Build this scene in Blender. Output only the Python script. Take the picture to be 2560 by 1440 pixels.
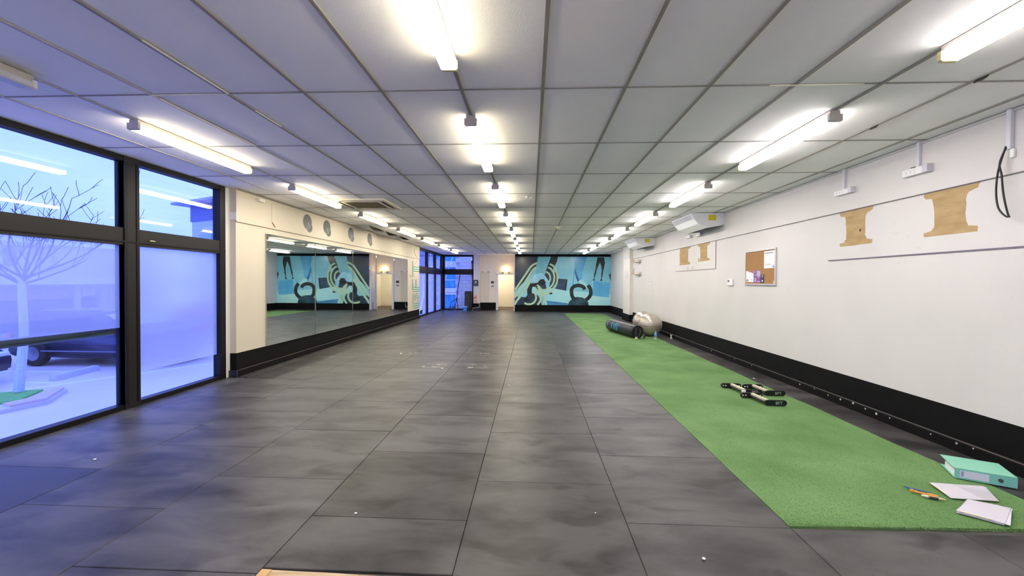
import bpy, bmesh, math, random
from mathutils import Vector, Matrix

# ------------------------------------------------------------------ scene, camera, world, exposure
for o in list(bpy.data.objects):
    bpy.data.objects.remove(o, do_unlink=True)
S = bpy.context.scene
COL = S.collection
random.seed(7)

CAM_Z = 1.503
cd = bpy.data.cameras.new('camera')
cam = bpy.data.objects.new('camera', cd)
COL.objects.link(cam)
S.camera = cam
cd.sensor_width = 36.0
cd.lens = 1027.63 * 36.0 / 2560.0
cd.clip_start = 0.05
cd.clip_end = 400
yaw, pitch, roll = .0459, -.0148, .0058
fwd = Vector((-math.sin(yaw) * math.cos(pitch), math.cos(yaw) * math.cos(pitch), math.sin(pitch)))
right = Vector((math.cos(yaw), math.sin(yaw), 0))
up = right.cross(fwd)
r2 = right * math.cos(roll) + up * math.sin(roll)
u2 = -right * math.sin(roll) + up * math.cos(roll)
cam.matrix_world = Matrix(((r2.x, u2.x, -fwd.x, 0), (r2.y, u2.y, -fwd.y, 0), (r2.z, u2.z, -fwd.z, CAM_Z), (0, 0, 0, 1)))

S.view_settings.view_transform = 'Standard'
S.view_settings.look = 'None'
S.view_settings.gamma = 1.0
S.view_settings.use_curve_mapping = False
S.view_settings.exposure = 0.74

LAMP_WARM = 38.0
LAMP_COOL = 38.0
SKY = 2.35

W = bpy.data.worlds.new('overcast_sky')
S.world = W
W.use_nodes = True
nt = W.node_tree
nt.nodes.clear()
_out = nt.nodes.new('ShaderNodeOutputWorld')
_bg = nt.nodes.new('ShaderNodeBackground')
_tc = nt.nodes.new('ShaderNodeTexCoord')
_mp = nt.nodes.new('ShaderNodeMapping')
_mp.inputs['Scale'].default_value = (1.2, 1.2, 4.0)
_nz = nt.nodes.new('ShaderNodeTexNoise')
_nz.inputs['Scale'].default_value = 2.2
_nz.inputs['Detail'].default_value = 5
_rp = nt.nodes.new('ShaderNodeValToRGB')
_rp.color_ramp.elements[0].position = 0.30
_rp.color_ramp.elements[0].color = (0.125, 0.20, 0.80, 1)
_rp.color_ramp.elements[1].position = 0.72
_rp.color_ramp.elements[1].color = (0.20, 0.28, 1.0, 1)
nt.links.new(_tc.outputs['Generated'], _mp.inputs['Vector'])
nt.links.new(_mp.outputs['Vector'], _nz.inputs['Vector'])
nt.links.new(_nz.outputs['Fac'], _rp.inputs['Fac'])
nt.links.new(_rp.outputs['Color'], _bg.inputs['Color'])
_bg.inputs['Strength'].default_value = SKY
nt.links.new(_bg.outputs['Background'], _out.inputs['Surface'])

# ------------------------------------------------------------------ dimensions
H = 2.924
XR, XM, XW = 3.90, -4.583, -4.675
XR2 = 4.03            # right wall beyond the pilaster
YB, YF, YD = -1.75, 21.03, 21.80
XS = -0.82            # side return of the mural wall

# ------------------------------------------------------------------ materials
def lin(c):
    r = []
    for v in c[:3]:
        v = v / 255.0
        r.append(v / 12.92 if v <= 0.04045 else ((v + 0.055) / 1.055) ** 2.4)
    return (r[0], r[1], r[2], 1.0)

MATS = {}
def M(name, rgb, rough=.5, metal=0.0, var=0.0, scale=4.0, bump=0.0, bscale=60.0, spec=.5, emit=0.0, coords='Object', rnd=0.0, rgb2=None, stretch=None):
    if name in MATS:
        return MATS[name]
    m = bpy.data.materials.new(name)
    m.use_nodes = True
    t = m.node_tree
    b = t.nodes['Principled BSDF']
    c = lin(rgb)
    b.inputs['Base Color'].default_value = c
    b.inputs['Roughness'].default_value = rough
    b.inputs['Metallic'].default_value = metal
    b.inputs['Specular IOR Level'].default_value = spec
    col_out = None
    tc = t.nodes.new('ShaderNodeTexCoord')
    vec = tc.outputs[coords]
    if stretch:
        mp = t.nodes.new('ShaderNodeMapping')
        mp.inputs['Scale'].default_value = stretch
        t.links.new(vec, mp.inputs['Vector'])
        vec = mp.outputs['Vector']
    if var > 0 or rgb2:
        n = t.nodes.new('ShaderNodeTexNoise')
        n.inputs['Scale'].default_value = scale
        n.inputs['Detail'].default_value = 6
        t.links.new(vec, n.inputs['Vector'])
        r = t.nodes.new('ShaderNodeValToRGB')
        r.color_ramp.elements[0].position = .32
        r.color_ramp.elements[1].position = .68
        if rgb2:
            r.color_ramp.elements[0].color = lin(rgb2)
            r.color_ramp.elements[1].color = c
        else:
            r.color_ramp.elements[0].color = (c[0] * (1 - var), c[1] * (1 - var), c[2] * (1 - var), 1)
            r.color_ramp.elements[1].color = (min(1, c[0] * (1 + var * .5)), min(1, c[1] * (1 + var * .5)), min(1, c[2] * (1 + var * .5)), 1)
        t.links.new(n.outputs['Fac'], r.inputs['Fac'])
        col_out = r.outputs['Color']
    if rnd > 0:
        oi = t.nodes.new('ShaderNodeObjectInfo')
        mr = t.nodes.new('ShaderNodeMapRange')
        mr.inputs['To Min'].default_value = 1 - rnd
        mr.inputs['To Max'].default_value = 1 + rnd
        t.links.new(oi.outputs['Random'], mr.inputs['Value'])
        hs = t.nodes.new('ShaderNodeHueSaturation')
        t.links.new(mr.outputs['Result'], hs.inputs['Value'])
        if col_out:
            t.links.new(col_out, hs.inputs['Color'])
        else:
            hs.inputs['Color'].default_value = c
        col_out = hs.outputs['Color']
    if col_out:
        t.links.new(col_out, b.inputs['Base Color'])
    if bump > 0:
        n2 = t.nodes.new('ShaderNodeTexNoise')
        n2.inputs['Scale'].default_value = bscale
        n2.inputs['Detail'].default_value = 4
        t.links.new(vec, n2.inputs['Vector'])
        bp = t.nodes.new('ShaderNodeBump')
        bp.inputs['Strength'].default_value = bump
        bp.inputs['Distance'].default_value = 0.01
        t.links.new(n2.outputs['Fac'], bp.inputs['Height'])
        t.links.new(bp.outputs['Normal'], b.inputs['Normal'])
    if emit > 0:
        b.inputs['Emission Color'].default_value = c
        b.inputs['Emission Strength'].default_value = emit
    MATS[name] = m
    return m

def glass_mat(name, tint=(.93, .96, 1.0), haze=0.0, ior=1.5):
    m = bpy.data.materials.new(name)
    m.use_nodes = True
    t = m.node_tree
    t.nodes.clear()
    o = t.nodes.new('ShaderNodeOutputMaterial')
    tr = t.nodes.new('ShaderNodeBsdfTransparent')
    tr.inputs['Color'].default_value = (*tint, 1)
    gl = t.nodes.new('ShaderNodeBsdfGlossy')
    gl.inputs['Roughness'].default_value = 0.0
    lw = t.nodes.new('ShaderNodeLayerWeight')
    lw.inputs['Blend'].default_value = .5
    pw = t.nodes.new('ShaderNodeMath')
    pw.operation = 'POWER'
    pw.inputs[1].default_value = 4.5
    t.links.new(lw.outputs['Facing'], pw.inputs[0])
    fr = t.nodes.new('ShaderNodeMapRange')
    fr.inputs['To Min'].default_value = ((ior - 1) / (ior + 1)) ** 2
    fr.inputs['To Max'].default_value = .8
    t.links.new(pw.outputs[0], fr.inputs['Value'])
    mx = t.nodes.new('ShaderNodeMixShader')
    last = tr.outputs[0]
    if haze > 0:
        tl = t.nodes.new('ShaderNodeBsdfTranslucent')
        tl.inputs['Color'].default_value = (.98, .95, .92, 1)
        mh = t.nodes.new('ShaderNodeMixShader')
        mh.inputs[0].default_value = haze
        t.links.new(tr.outputs[0], mh.inputs[1])
        t.links.new(tl.outputs[0], mh.inputs[2])
        last = mh.outputs[0]
    t.links.new(fr.outputs[0], mx.inputs[0])
    t.links.new(last, mx.inputs[1])
    t.links.new(gl.outputs[0], mx.inputs[2])
    t.links.new(mx.outputs[0], o.inputs['Surface'])
    return m

def frost_mat(name):
    m = bpy.data.materials.new(name)
    m.use_nodes = True
    t = m.node_tree
    t.nodes.clear()
    o = t.nodes.new('ShaderNodeOutputMaterial')
    rf = t.nodes.new('ShaderNodeBsdfRefraction')
    rf.inputs['Color'].default_value = (1, .97, .92, 1)
    rf.inputs['Roughness'].default_value = .32
    rf.inputs['IOR'].default_value = 1.12
    tl = t.nodes.new('ShaderNodeBsdfTranslucent')
    tl.inputs['Color'].default_value = (1, .96, .90, 1)
    mx = t.nodes.new('ShaderNodeMixShader')
    mx.inputs[0].default_value = .42
    t.links.new(rf.outputs[0], mx.inputs[1])
    t.links.new(tl.outputs[0], mx.inputs[2])
    t.links.new(mx.outputs[0], o.inputs['Surface'])
    return m

def emis_mat(name, rgb, strength):
    m = bpy.data.materials.new(name)
    m.use_nodes = True
    t = m.node_tree
    t.nodes.clear()
    o = t.nodes.new('ShaderNodeOutputMaterial')
    e = t.nodes.new('ShaderNodeEmission')
    e.inputs['Color'].default_value = (*rgb, 1)
    e.inputs['Strength'].default_value = strength
    t.links.new(e.outputs[0], o.inputs['Surface'])
    return m

def rubber_mat(name, hi, lo, blot=(.36, .50)):
    """worn rubber: pale scuffed grey over darker patches stretched across the room, plus a fine crumb"""
    m = bpy.data.materials.new(name)
    m.use_nodes = True
    t = m.node_tree
    b = t.nodes['Principled BSDF']
    b.inputs['Roughness'].default_value = .40
    b.inputs['Specular IOR Level'].default_value = .22
    g = t.nodes.new('ShaderNodeNewGeometry')
    mp = t.nodes.new('ShaderNodeMapping')
    mp.inputs['Scale'].default_value = (1.0, 2.2, 1.0)
    t.links.new(g.outputs['Position'], mp.inputs['Vector'])
    n = t.nodes.new('ShaderNodeTexNoise')
    n.inputs['Scale'].default_value = 1.5
    n.inputs['Detail'].default_value = 4
    n.inputs['Roughness'].default_value = .55
    n.inputs['Distortion'].default_value = .4
    t.links.new(mp.outputs['Vector'], n.inputs['Vector'])
    r = t.nodes.new('ShaderNodeValToRGB')
    r.color_ramp.elements[0].position = blot[0]
    r.color_ramp.elements[0].color = lin(lo)
    r.color_ramp.elements[1].position = blot[1]
    r.color_ramp.elements[1].color = lin(hi)
    t.links.new(n.outputs['Fac'], r.inputs['Fac'])
    n2 = t.nodes.new('ShaderNodeTexNoise')
    n2.inputs['Scale'].default_value = 2.6
    n2.inputs['Detail'].default_value = 3
    n2.inputs['Distortion'].default_value = .6
    mp2 = t.nodes.new('ShaderNodeMapping')
    mp2.inputs['Location'].default_value = (7.3, 2.1, 0)
    mp2.inputs['Scale'].default_value = (.75, 1.7, 1)
    t.links.new(g.outputs['Position'], mp2.inputs['Vector'])
    t.links.new(mp2.outputs['Vector'], n2.inputs['Vector'])
    sm = t.nodes.new('ShaderNodeMapRange')
    sm.interpolation_type = 'SMOOTHSTEP'
    sm.inputs['From Min'].default_value = .28
    sm.inputs['From Max'].default_value = .46
    sm.inputs['To Min'].default_value = .50
    sm.inputs['To Max'].default_value = 1.0
    t.links.new(n2.outputs['Fac'], sm.inputs['Value'])
    oi = t.nodes.new('ShaderNodeObjectInfo')
    mr = t.nodes.new('ShaderNodeMapRange')
    mr.inputs['To Min'].default_value = .84
    mr.inputs['To Max'].default_value = 1.16
    t.links.new(oi.outputs['Random'], mr.inputs['Value'])
    n3 = t.nodes.new('ShaderNodeTexNoise')
    n3.inputs['Scale'].default_value = 320
    n3.inputs['Detail'].default_value = 2
    t.links.new(g.outputs['Position'], n3.inputs['Vector'])
    mr3 = t.nodes.new('ShaderNodeMapRange')
    mr3.inputs['To Min'].default_value = .62
    mr3.inputs['To Max'].default_value = 1.38
    t.links.new(n3.outputs['Fac'], mr3.inputs['Value'])
    mu = t.nodes.new('ShaderNodeMath')
    mu.operation = 'MULTIPLY'
    mu0 = t.nodes.new('ShaderNodeMath')
    mu0.operation = 'MULTIPLY'
    t.links.new(mr.outputs['Result'], mu0.inputs[0])
    t.links.new(sm.outputs['Result'], mu0.inputs[1])
    t.links.new(mu0.outputs[0], mu.inputs[0])
    t.links.new(mr3.outputs['Result'], mu.inputs[1])
    hs = t.nodes.new('ShaderNodeHueSaturation')
    t.links.new(r.outputs['Color'], hs.inputs['Color'])
    t.links.new(mu.outputs[0], hs.inputs['Value'])
    t.links.new(hs.outputs['Color'], b.inputs['Base Color'])
    bp = t.nodes.new('ShaderNodeBump')
    bp.inputs['Strength'].default_value = .25
    bp.inputs['Distance'].default_value = .002
    t.links.new(n3.outputs['Fac'], bp.inputs['Height'])
    t.links.new(bp.outputs['Normal'], b.inputs['Normal'])
    return m

def turf_mat(name):
    m = bpy.data.materials.new(name)
    m.use_nodes = True
    t = m.node_tree
    b = t.nodes['Principled BSDF']
    b.inputs['Roughness'].default_value = .85
    b.inputs['Specular IOR Level'].default_value = .2
    g = t.nodes.new('ShaderNodeNewGeometry')
    n = t.nodes.new('ShaderNodeTexNoise')
    n.inputs['Scale'].default_value = 1.6
    n.inputs['Detail'].default_value = 6
    t.links.new(g.outputs['Position'], n.inputs['Vector'])
    r = t.nodes.new('ShaderNodeValToRGB')
    r.color_ramp.elements[0].position = .3
    r.color_ramp.elements[0].color = lin((86, 122, 71))
    r.color_ramp.elements[1].position = .66
    r.color_ramp.elements[1].color = lin((110, 146, 93))
    t.links.new(n.outputs['Fac'], r.inputs['Fac'])
    n3 = t.nodes.new('ShaderNodeTexNoise')
    n3.inputs['Scale'].default_value = 150
    n3.inputs['Detail'].default_value = 3
    t.links.new(g.outputs['Position'], n3.inputs['Vector'])
    mr3 = t.nodes.new('ShaderNodeMapRange')
    mr3.inputs['To Min'].default_value = .62
    mr3.inputs['To Max'].default_value = 1.38
    t.links.new(n3.outputs['Fac'], mr3.inputs['Value'])
    hs = t.nodes.new('ShaderNodeHueSaturation')
    t.links.new(r.outputs['Color'], hs.inputs['Color'])
    t.links.new(mr3.outputs['Result'], hs.inputs['Value'])
    t.links.new(hs.outputs['Color'], b.inputs['Base Color'])
    bp = t.nodes.new('ShaderNodeBump')
    bp.inputs['Strength'].default_value = .6
    bp.inputs['Distance'].default_value = .006
    t.links.new(n3.outputs['Fac'], bp.inputs['Height'])
    t.links.new(bp.outputs['Normal'], b.inputs['Normal'])
    return m

WHITE = M('white_wall_paint', (216, 213, 209), .62, var=.035, scale=1.4, bump=.12, bscale=90)
CREAM = M('cream_wall_paint', (212, 204, 190), .62, var=.03, scale=1.4, bump=.1, bscale=90)
TILE = M('ceiling_tile_board', (247, 247, 248), .8, var=.02, scale=2.0, bump=.2, bscale=120, rnd=.03)
TEE = M('grey_ceiling_tee', (150, 147, 139), .6)
TEEB = M('bare_white_tee', (232, 230, 214), .5)
VOID = M('ceiling_void', (24, 16, 11), .9, spec=.1)  # near-black colour puts darkness into the void above the tiles
BLACKP = M('black_paint', (10, 10, 11), .7, var=.3, scale=6, spec=.18)
FRAME = M('black_aluminium', (14, 13, 16), .45, spec=.25)
FRAMEG = M('charcoal_aluminium', (26, 24, 25), .45, spec=.3)
RUB = rubber_mat('worn_rubber', (84, 83, 83), (46, 46, 48), (.30, .60))
RUBD = rubber_mat('dark_rubber', (50, 50, 54), (44, 44, 48))
RUBH = rubber_mat('half_dark_rubber', (80, 79, 78), (46, 45, 46), (.36, .64))
TURF = turf_mat('green_turf')
GLASS = glass_mat('clear_glass')
HAZE = glass_mat('hazy_glass', (.95, .96, 1.0), .30)
FROST = frost_mat('frosted_film')
MIRROR = M('mirror_silver', (226, 232, 230), .015, 1.0)
PLASTIC = M('white_plastic', (236, 235, 234), .4)
GREYPL = M('lamp_grey_plastic', (196, 190, 186), .5)
YELLPL = M('lamp_yellowed_plastic', (226, 214, 150), .5)
STEEL = M('brushed_steel', (176, 176, 176), .35, 1.0)
BLACKR = M('black_rubber_plastic', (17, 17, 19), .5)
BLACKV = M('black_vinyl', (36, 36, 40), .42, var=.25, scale=9)
GROOVE = M('grey_joint', (150, 144, 142), .6)
TIMBER = M('raw_timber', (214, 176, 122), .7, rgb2=(186, 146, 96), scale=3, stretch=(1, 1, 8))
PLY = M('plywood', (206, 184, 152), .75, rgb2=(176, 148, 110), scale=4, stretch=(1, 7, 1))
KRAFT = M('bare_plasterboard_paper', (188, 162, 118), .8, rgb2=(170, 142, 96), scale=5, stretch=(1, 1, 3))

# ------------------------------------------------------------------ mesh helpers
def wloc(o):
    v = Vector((0, 0, 0))
    while o is not None:
        v += Vector(o.location)
        o = o.parent
    return v

def obj(name, bm, mat, parent=None, local=False, smooth=False):
    """one mesh object; vertices are given in room coordinates unless local"""
    if parent is not None and not local:
        bmesh.ops.translate(bm, verts=bm.verts, vec=-wloc(parent))
    me = bpy.data.meshes.new(name)
    bmesh.ops.recalc_face_normals(bm, faces=bm.faces)
    bm.to_mesh(me)
    bm.free()
    if smooth:
        for p in me.polygons:
            p.use_smooth = True
    o = bpy.data.objects.new(name, me)
    if mat is not None:
        me.materials.append(mat)
    COL.objects.link(o)
    if parent is not None:
        o.parent = parent
    return o

def inst(name, me, loc, parent=None, mat=None):
    o = bpy.data.objects.new(name, me)
    COL.objects.link(o)
    if parent is not None:
        o.parent = parent
        o.location = Vector(loc) - wloc(parent)
    else:
        o.location = loc
    return o

def tag(o, label=None, cat=None, group=None, kind=None):
    if label: o['label'] = label
    if cat: o['category'] = cat
    if group: o['group'] = group
    if kind: o['kind'] = kind
    return o

def thing(name, loc, label=None, cat=None, group=None, rz=0.0, kind=None):
    o = bpy.data.objects.new(name, None)
    o.empty_display_size = .1
    COL.objects.link(o)
    o.location = loc
    o.rotation_euler = (0, 0, rz)
    return tag(o, label, cat, group, kind)

def struct(o, label, cat=None):
    return tag(o, label, cat or o.name.split('_')[0], kind='structure')

def box(x0, x1, y0, y1, z0, z1, bm=None, bev=0.0, seg=2):
    own = bm is None
    if own:
        bm = bmesh.new()
    r = bmesh.ops.create_cube(bm, size=1.0)
    vs = r['verts']
    bmesh.ops.scale(bm, vec=(x1 - x0, y1 - y0, z1 - z0), verts=vs)
    bmesh.ops.translate(bm, vec=((x0 + x1) / 2, (y0 + y1) / 2, (z0 + z1) / 2), verts=vs)
    if bev > 0:
        es = list({e for v in vs for e in v.link_edges})
        bmesh.ops.bevel(bm, geom=es, offset=bev, segments=seg, affect='EDGES', profile=.5)
    return bm

def cyl(p0, p1, r0, r1=None, seg=16, bm=None, cap=True):
    if bm is None:
        bm = bmesh.new()
    if r1 is None:
        r1 = r0
    p0, p1 = Vector(p0), Vector(p1)
    d = p1 - p0
    m = Matrix.Translation((p0 + p1) / 2) @ d.to_track_quat('Z', 'Y').to_matrix().to_4x4()
    bmesh.ops.create_cone(bm, cap_ends=cap, cap_tris=False, segments=seg, radius1=r0, radius2=r1, depth=d.length, matrix=m)
    return bm

def tube(pts, r, seg=8, bm=None):
    """a round bar swept along points; r a number or one per point"""
    if bm is None:
        bm = bmesh.new()
    pts = [Vector(p) for p in pts]
    rs = r if isinstance(r, (list, tuple)) else [r] * len(pts)
    rings = []
    n = len(pts)
    ref = None
    for i, p in enumerate(pts):
        d = (pts[min(i + 1, n - 1)] - pts[max(i - 1, 0)]).normalized()
        if ref is None:
            ref = Vector((0, 0, 1)) if abs(d.z) < .9 else Vector((1, 0, 0))
        a = d.cross(ref).normalized()
        b = a.cross(d).normalized()
        ref = b
        rings.append([bm.verts.new(p + (a * math.cos(t) + b * math.sin(t)) * rs[i]) for t in [2 * math.pi * k / seg for k in range(seg)]])
    for i in range(n - 1):
        for k in range(seg):
            bm.faces.new((rings[i][k], rings[i][(k + 1) % seg], rings[i + 1][(k + 1) % seg], rings[i + 1][k]))
    bm.faces.new(rings[0][::-1])
    bm.faces.new(rings[-1])
    return bm

def prism(pts, fn, t0, t1, bm=None):
    """extrude a 2-D outline; fn(u, v, t) gives the 3-D point"""
    if bm is None:
        bm = bmesh.new()
    a = [bm.verts.new(fn(u, v, t0)) for u, v in pts]
    b = [bm.verts.new(fn(u, v, t1)) for u, v in pts]
    n = len(pts)
    bm.faces.new(a[::-1])
    bm.faces.new(b)
    for i in range(n):
        bm.faces.new((a[i], a[(i + 1) % n], b[(i + 1) % n], b[i]))
    return bm

def ribbon(path, w, fn, t0, t1, bm=None, closed=False):
    """flat band of width w along a 2-D path, t0..t1 thick"""
    if bm is None:
        bm = bmesh.new()
    P = [Vector((p[0], p[1])) for p in path]
    n = len(P)
    rows = []
    for i in range(n):
        if closed:
            d = (P[(i + 1) % n] - P[i - 1]).normalized()
        else:
            d = (P[min(i + 1, n - 1)] - P[max(i - 1, 0)]).normalized()
        nn = Vector((-d.y, d.x)) * (w / 2)
        L, Rr = P[i] + nn, P[i] - nn
        rows.append([bm.verts.new(fn(L.x, L.y, t0)), bm.verts.new(fn(Rr.x, Rr.y, t0)), bm.verts.new(fn(Rr.x, Rr.y, t1)), bm.verts.new(fn(L.x, L.y, t1))])
    m = n if closed else n - 1
    for i in range(m):
        a, b = rows[i], rows[(i + 1) % n]
        for k in range(4):
            bm.faces.new((a[k], a[(k + 1) % 4], b[(k + 1) % 4], b[k]))
    if not closed:
        bm.faces.new(rows[0][::-1])
        bm.faces.new(rows[-1])
    return bm

def smoothpath(pts, sub=6):
    """Catmull-Rom through 2-D or 3-D points"""
    P = [Vector(p) for p in pts]
    out = []
    for i in range(len(P) - 1):
        p0, p1, p2, p3 = P[max(i - 1, 0)], P[i], P[i + 1], P[min(i + 2, len(P) - 1)]
        for k in range(sub):
            t = k / sub
            out.append(.5 * ((2 * p1) + (p2 - p0) * t + (2 * p0 - 5 * p1 + 4 * p2 - p3) * t * t + (3 * p1 - p0 - 3 * p2 + p3) * t ** 3))
    out.append(P[-1])
    return out

def circ(cx, cy, rx, ry=None, n=32, a0=0, a1=2 * math.pi):
    ry = rx if ry is None else ry
    full = abs(a1 - a0 - 2 * math.pi) < 1e-6
    return [(cx + rx * math.cos(a0 + (a1 - a0) * k / (n if full else n - 1)), cy + ry * math.sin(a0 + (a1 - a0) * k / (n if full else n - 1))) for k in range(n)]

def lathe(prof, seg=28, bm=None, c=(0, 0, 0)):
    if bm is None:
        bm = bmesh.new()
    rings = []
    for r, z in prof:
        rings.append([bm.verts.new((c[0] + r * math.cos(2 * math.pi * k / seg), c[1] + r * math.sin(2 * math.pi * k / seg), c[2] + z)) for k in range(seg)])
    for i in range(len(rings) - 1):
        for k in range(seg):
            bm.faces.new((rings[i][k], rings[i][(k + 1) % seg], rings[i + 1][(k + 1) % seg], rings[i + 1][k]))
    bm.faces.new(rings[0][::-1])
    bm.faces.new(rings[-1])
    return bm

def text_mesh(body, size, depth=.0006):
    c = bpy.data.curves.new('lettering', 'FONT')
    c.body = body
    c.size = size
    c.extrude = depth
    o = bpy.data.objects.new('lettering', c)
    COL.objects.link(o)
    dg = bpy.context.evaluated_depsgraph_get()
    dg.update()
    me = bpy.data.meshes.new_from_object(o.evaluated_get(dg))
    bpy.data.objects.remove(o, do_unlink=True)
    return me

def text_part(name, body, size, mat, parent, mw, depth=.0006):
    """flat lettering; mw maps text space (x right, y up, z out) to the parent's space"""
    me = text_mesh(body, size, depth)
    me.transform(mw)
    me.materials.clear()
    me.materials.append(mat)
    o = bpy.data.objects.new(name, me)
    COL.objects.link(o)
    o.parent = parent
    return o

onR = lambda x0: (lambda u, v, t: (x0 - t, u, v))     # plane facing -x : u = y, v = z
onL = lambda x0: (lambda u, v, t: (x0 + t, u, v))     # plane facing +x
onF = lambda y0: (lambda u, v, t: (u, y0 - t, v))     # plane facing -y : u = x, v = z
onZ = lambda z0: (lambda u, v, t: (u, v, z0 + t))     # lying flat

# ================================================================== THE ROOM
# ---- floor
floor = obj('floor', box(-4.80, 4.10, YB, 25.2, -.20, -.015), M('concrete_screed', (92, 90, 88), .8, var=.2, scale=3))
struct(floor, 'floor laid with square grey rubber gym mats')
GAP = .003
PER = 1.005
def lay(x0, x1, phase, ya, yb, mat, skip=(), special={}):
    n0 = math.floor((ya - phase) / PER)
    y = phase + n0 * PER
    while y < yb - .02:
        a, b = max(y, ya), min(y + PER, yb)
        y += PER
        if b - a < .03:
            continue
        mid = (a + b) / 2
        if any(s0 < mid < s1 for s0, s1 in skip):
            continue
        mm = mat
        for (s0, s1), sm in special.items():
            if s0 < mid < s1:
                mm = sm
        L, Wd = b - a - GAP, x1 - x0 - GAP
        key = (round(L, 3), round(Wd, 3), mm.name)
        if key not in MATMESH:
            bm = box(-Wd / 2, Wd / 2, -L / 2, L / 2, -.015, 0)
            top = [e for e in bm.edges if all(v.co.z > -.001 for v in e.verts)]
            bmesh.ops.bevel(bm, geom=top, offset=.003, segments=1, affect='EDGES')
            me = bpy.data.meshes.new('rubber_mat')
            bmesh.ops.recalc_face_normals(bm, faces=bm.faces)
            bm.to_mesh(me); bm.free()
            me.materials.append(mm)
            MATMESH[key] = me
        inst('rubber_mat', MATMESH[key], ((x0 + x1) / 2, mid, random.uniform(-.0012, .0008)), floor)
MATMESH = {}
X0 = -.393
YM = 21.03
lay(X0, X0 + 1, 3.066, YB, YM, RUB, special={(6.1, 7.0): RUBH})
lay(X0 - 1, X0, 2.55, 2.07, YM, RUB, special={(5.6, 6.55): RUBH, (4.6, 5.5): RUBH, (2.6, 3.5): RUBH})
lay(X0 - 1, X0, 2.55, YB, .5, RUB)
lay(X0 - 2, X0 - 1, 3.03, YB, YM, RUB)
lay(X0 - 3, X0 - 2, 2.57, YB, YM, RUB, special={(8.6, 9.6): RUBH})
lay(X0 - 4, X0 - 3, 3.09, YB, YM, RUB, special={(2.1, 3.05): RUBD, (8.1, 9.1): RUBH})
lay(-4.70, X0 - 4, 2.5, YB, 6.15, RUB)
lay(-4.70, X0 - 4, 2.5, 16.72, YM, RUB)
lay(-4.56, X0 - 4, 2.5, 6.20, 16.70, RUB)
lay(X0 + 1, X0 + 2, 2.58, YB, YM, RUB, special={(7.6, 8.5): RUBD})
lay(X0 + 2, X0 + 3, 2.58, YB, 2.585, RUB)
lay(X0 + 3, X0 + 4, 2.58, YB, 2.585, RUB)
lay(X0 + 4, 3.84, 2.58, YB, 2.585, RUB)
lay(3.44, 3.84, 2.58, 2.585, 15.9, RUBH)
lay(3.44, 3.74, 2.58, 15.9, 17.0, RUBH)
lay(3.44, 3.97, 2.58, 17.0, 20.05, RUBH)
for k in range(2):
    lay(1.607 + k * 1.2, 1.607 + (k + 1) * 1.2, 20.05, 20.05, YM, RUB)
# recess in front of the doorway, and the lobby beyond it
for k in range(4):
    lay(-4.70 + k * .97, -4.70 + (k + 1) * .97, YM, YM, YD, RUB)
obj('lobby_carpet', box(-2.6, -.1, YD, 25.0, -.015, -.002), M('brown_carpet', (104, 88, 76), .9, var=.2, scale=30, bump=.3), floor)

# turf runner
turf = thing('turf_runner', (2.52, 11.3, 0), 'long green artificial turf strip lying along the right wall', 'turf')
bm = bmesh.new()
yy = [2.60 + (20.02 - 2.60) * i / 60 for i in range(61)]
L_ = [(1.607 + .003 * math.sin(i * 1.7), y) for i, y in enumerate(yy)]
R_ = [(3.440 + .012 * math.sin(i * .9) + .004 * math.sin(i * 2.3), y + (.06 if i == 0 else 0)) for i, y in enumerate(yy)]
prism(L_ + R_[::-1], onZ(0), -.015, .002, bm)
obj('turf_mat', bm, TURF, turf)
rnd = random.Random(3)
bm = bmesh.new()
def blade(x, y, h, bm):
    a = rnd.uniform(0, 6.28)
    w = .0022
    dx, dy = math.cos(a) * w, math.sin(a) * w
    lx, ly = rnd.uniform(-.008, .008), rnd.uniform(-.008, .008)
    bm.faces.new((bm.verts.new((x - dx, y - dy, .001)), bm.verts.new((x + dx, y + dy, .001)), bm.verts.new((x + lx, y + ly, h))))
for k in range(42000):
    y = 2.61 + (rnd.random() ** 2.2) * 8.5
    blade(rnd.uniform(1.612, 3.43), y, rnd.uniform(.004, .0075), bm)
tag(obj('turf_pile', bm, M('turf_blade', (101, 137, 84), .8, rnd=0, var=.35, scale=40, spec=.2), turf), kind='stuff')

# exposed plywood where a mat is missing
pt = thing('plywood_patch', (-.89, 1.3, -.015), 'pale plywood subfloor exposed where a rubber mat is missing at bottom edge', 'plywood board')
bm = prism([(-1.385, .53), (-.40, .53), (-.40, 2.035), (-.62, 2.045), (-.80, 2.05), (-1.05, 2.058), (-1.2, 2.06), (-1.385, 2.064)], onZ(0), -.0148, -.006)
obj('board', bm, PLY, pt)
obj('edge_batten', box(-1.388, -1.335, .53, 2.055, -.012, .004, bev=.003), TIMBER, pt)
for sx, sy in ((-1.28, 2.0), (-.98, 1.99), (-.7, 1.97)):
    obj('screw_head', cyl((sx, sy, -.0065), (sx, sy, -.0045), .006, seg=10), M('dark_screw', (70, 60, 52), .4, .8), pt)

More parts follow.
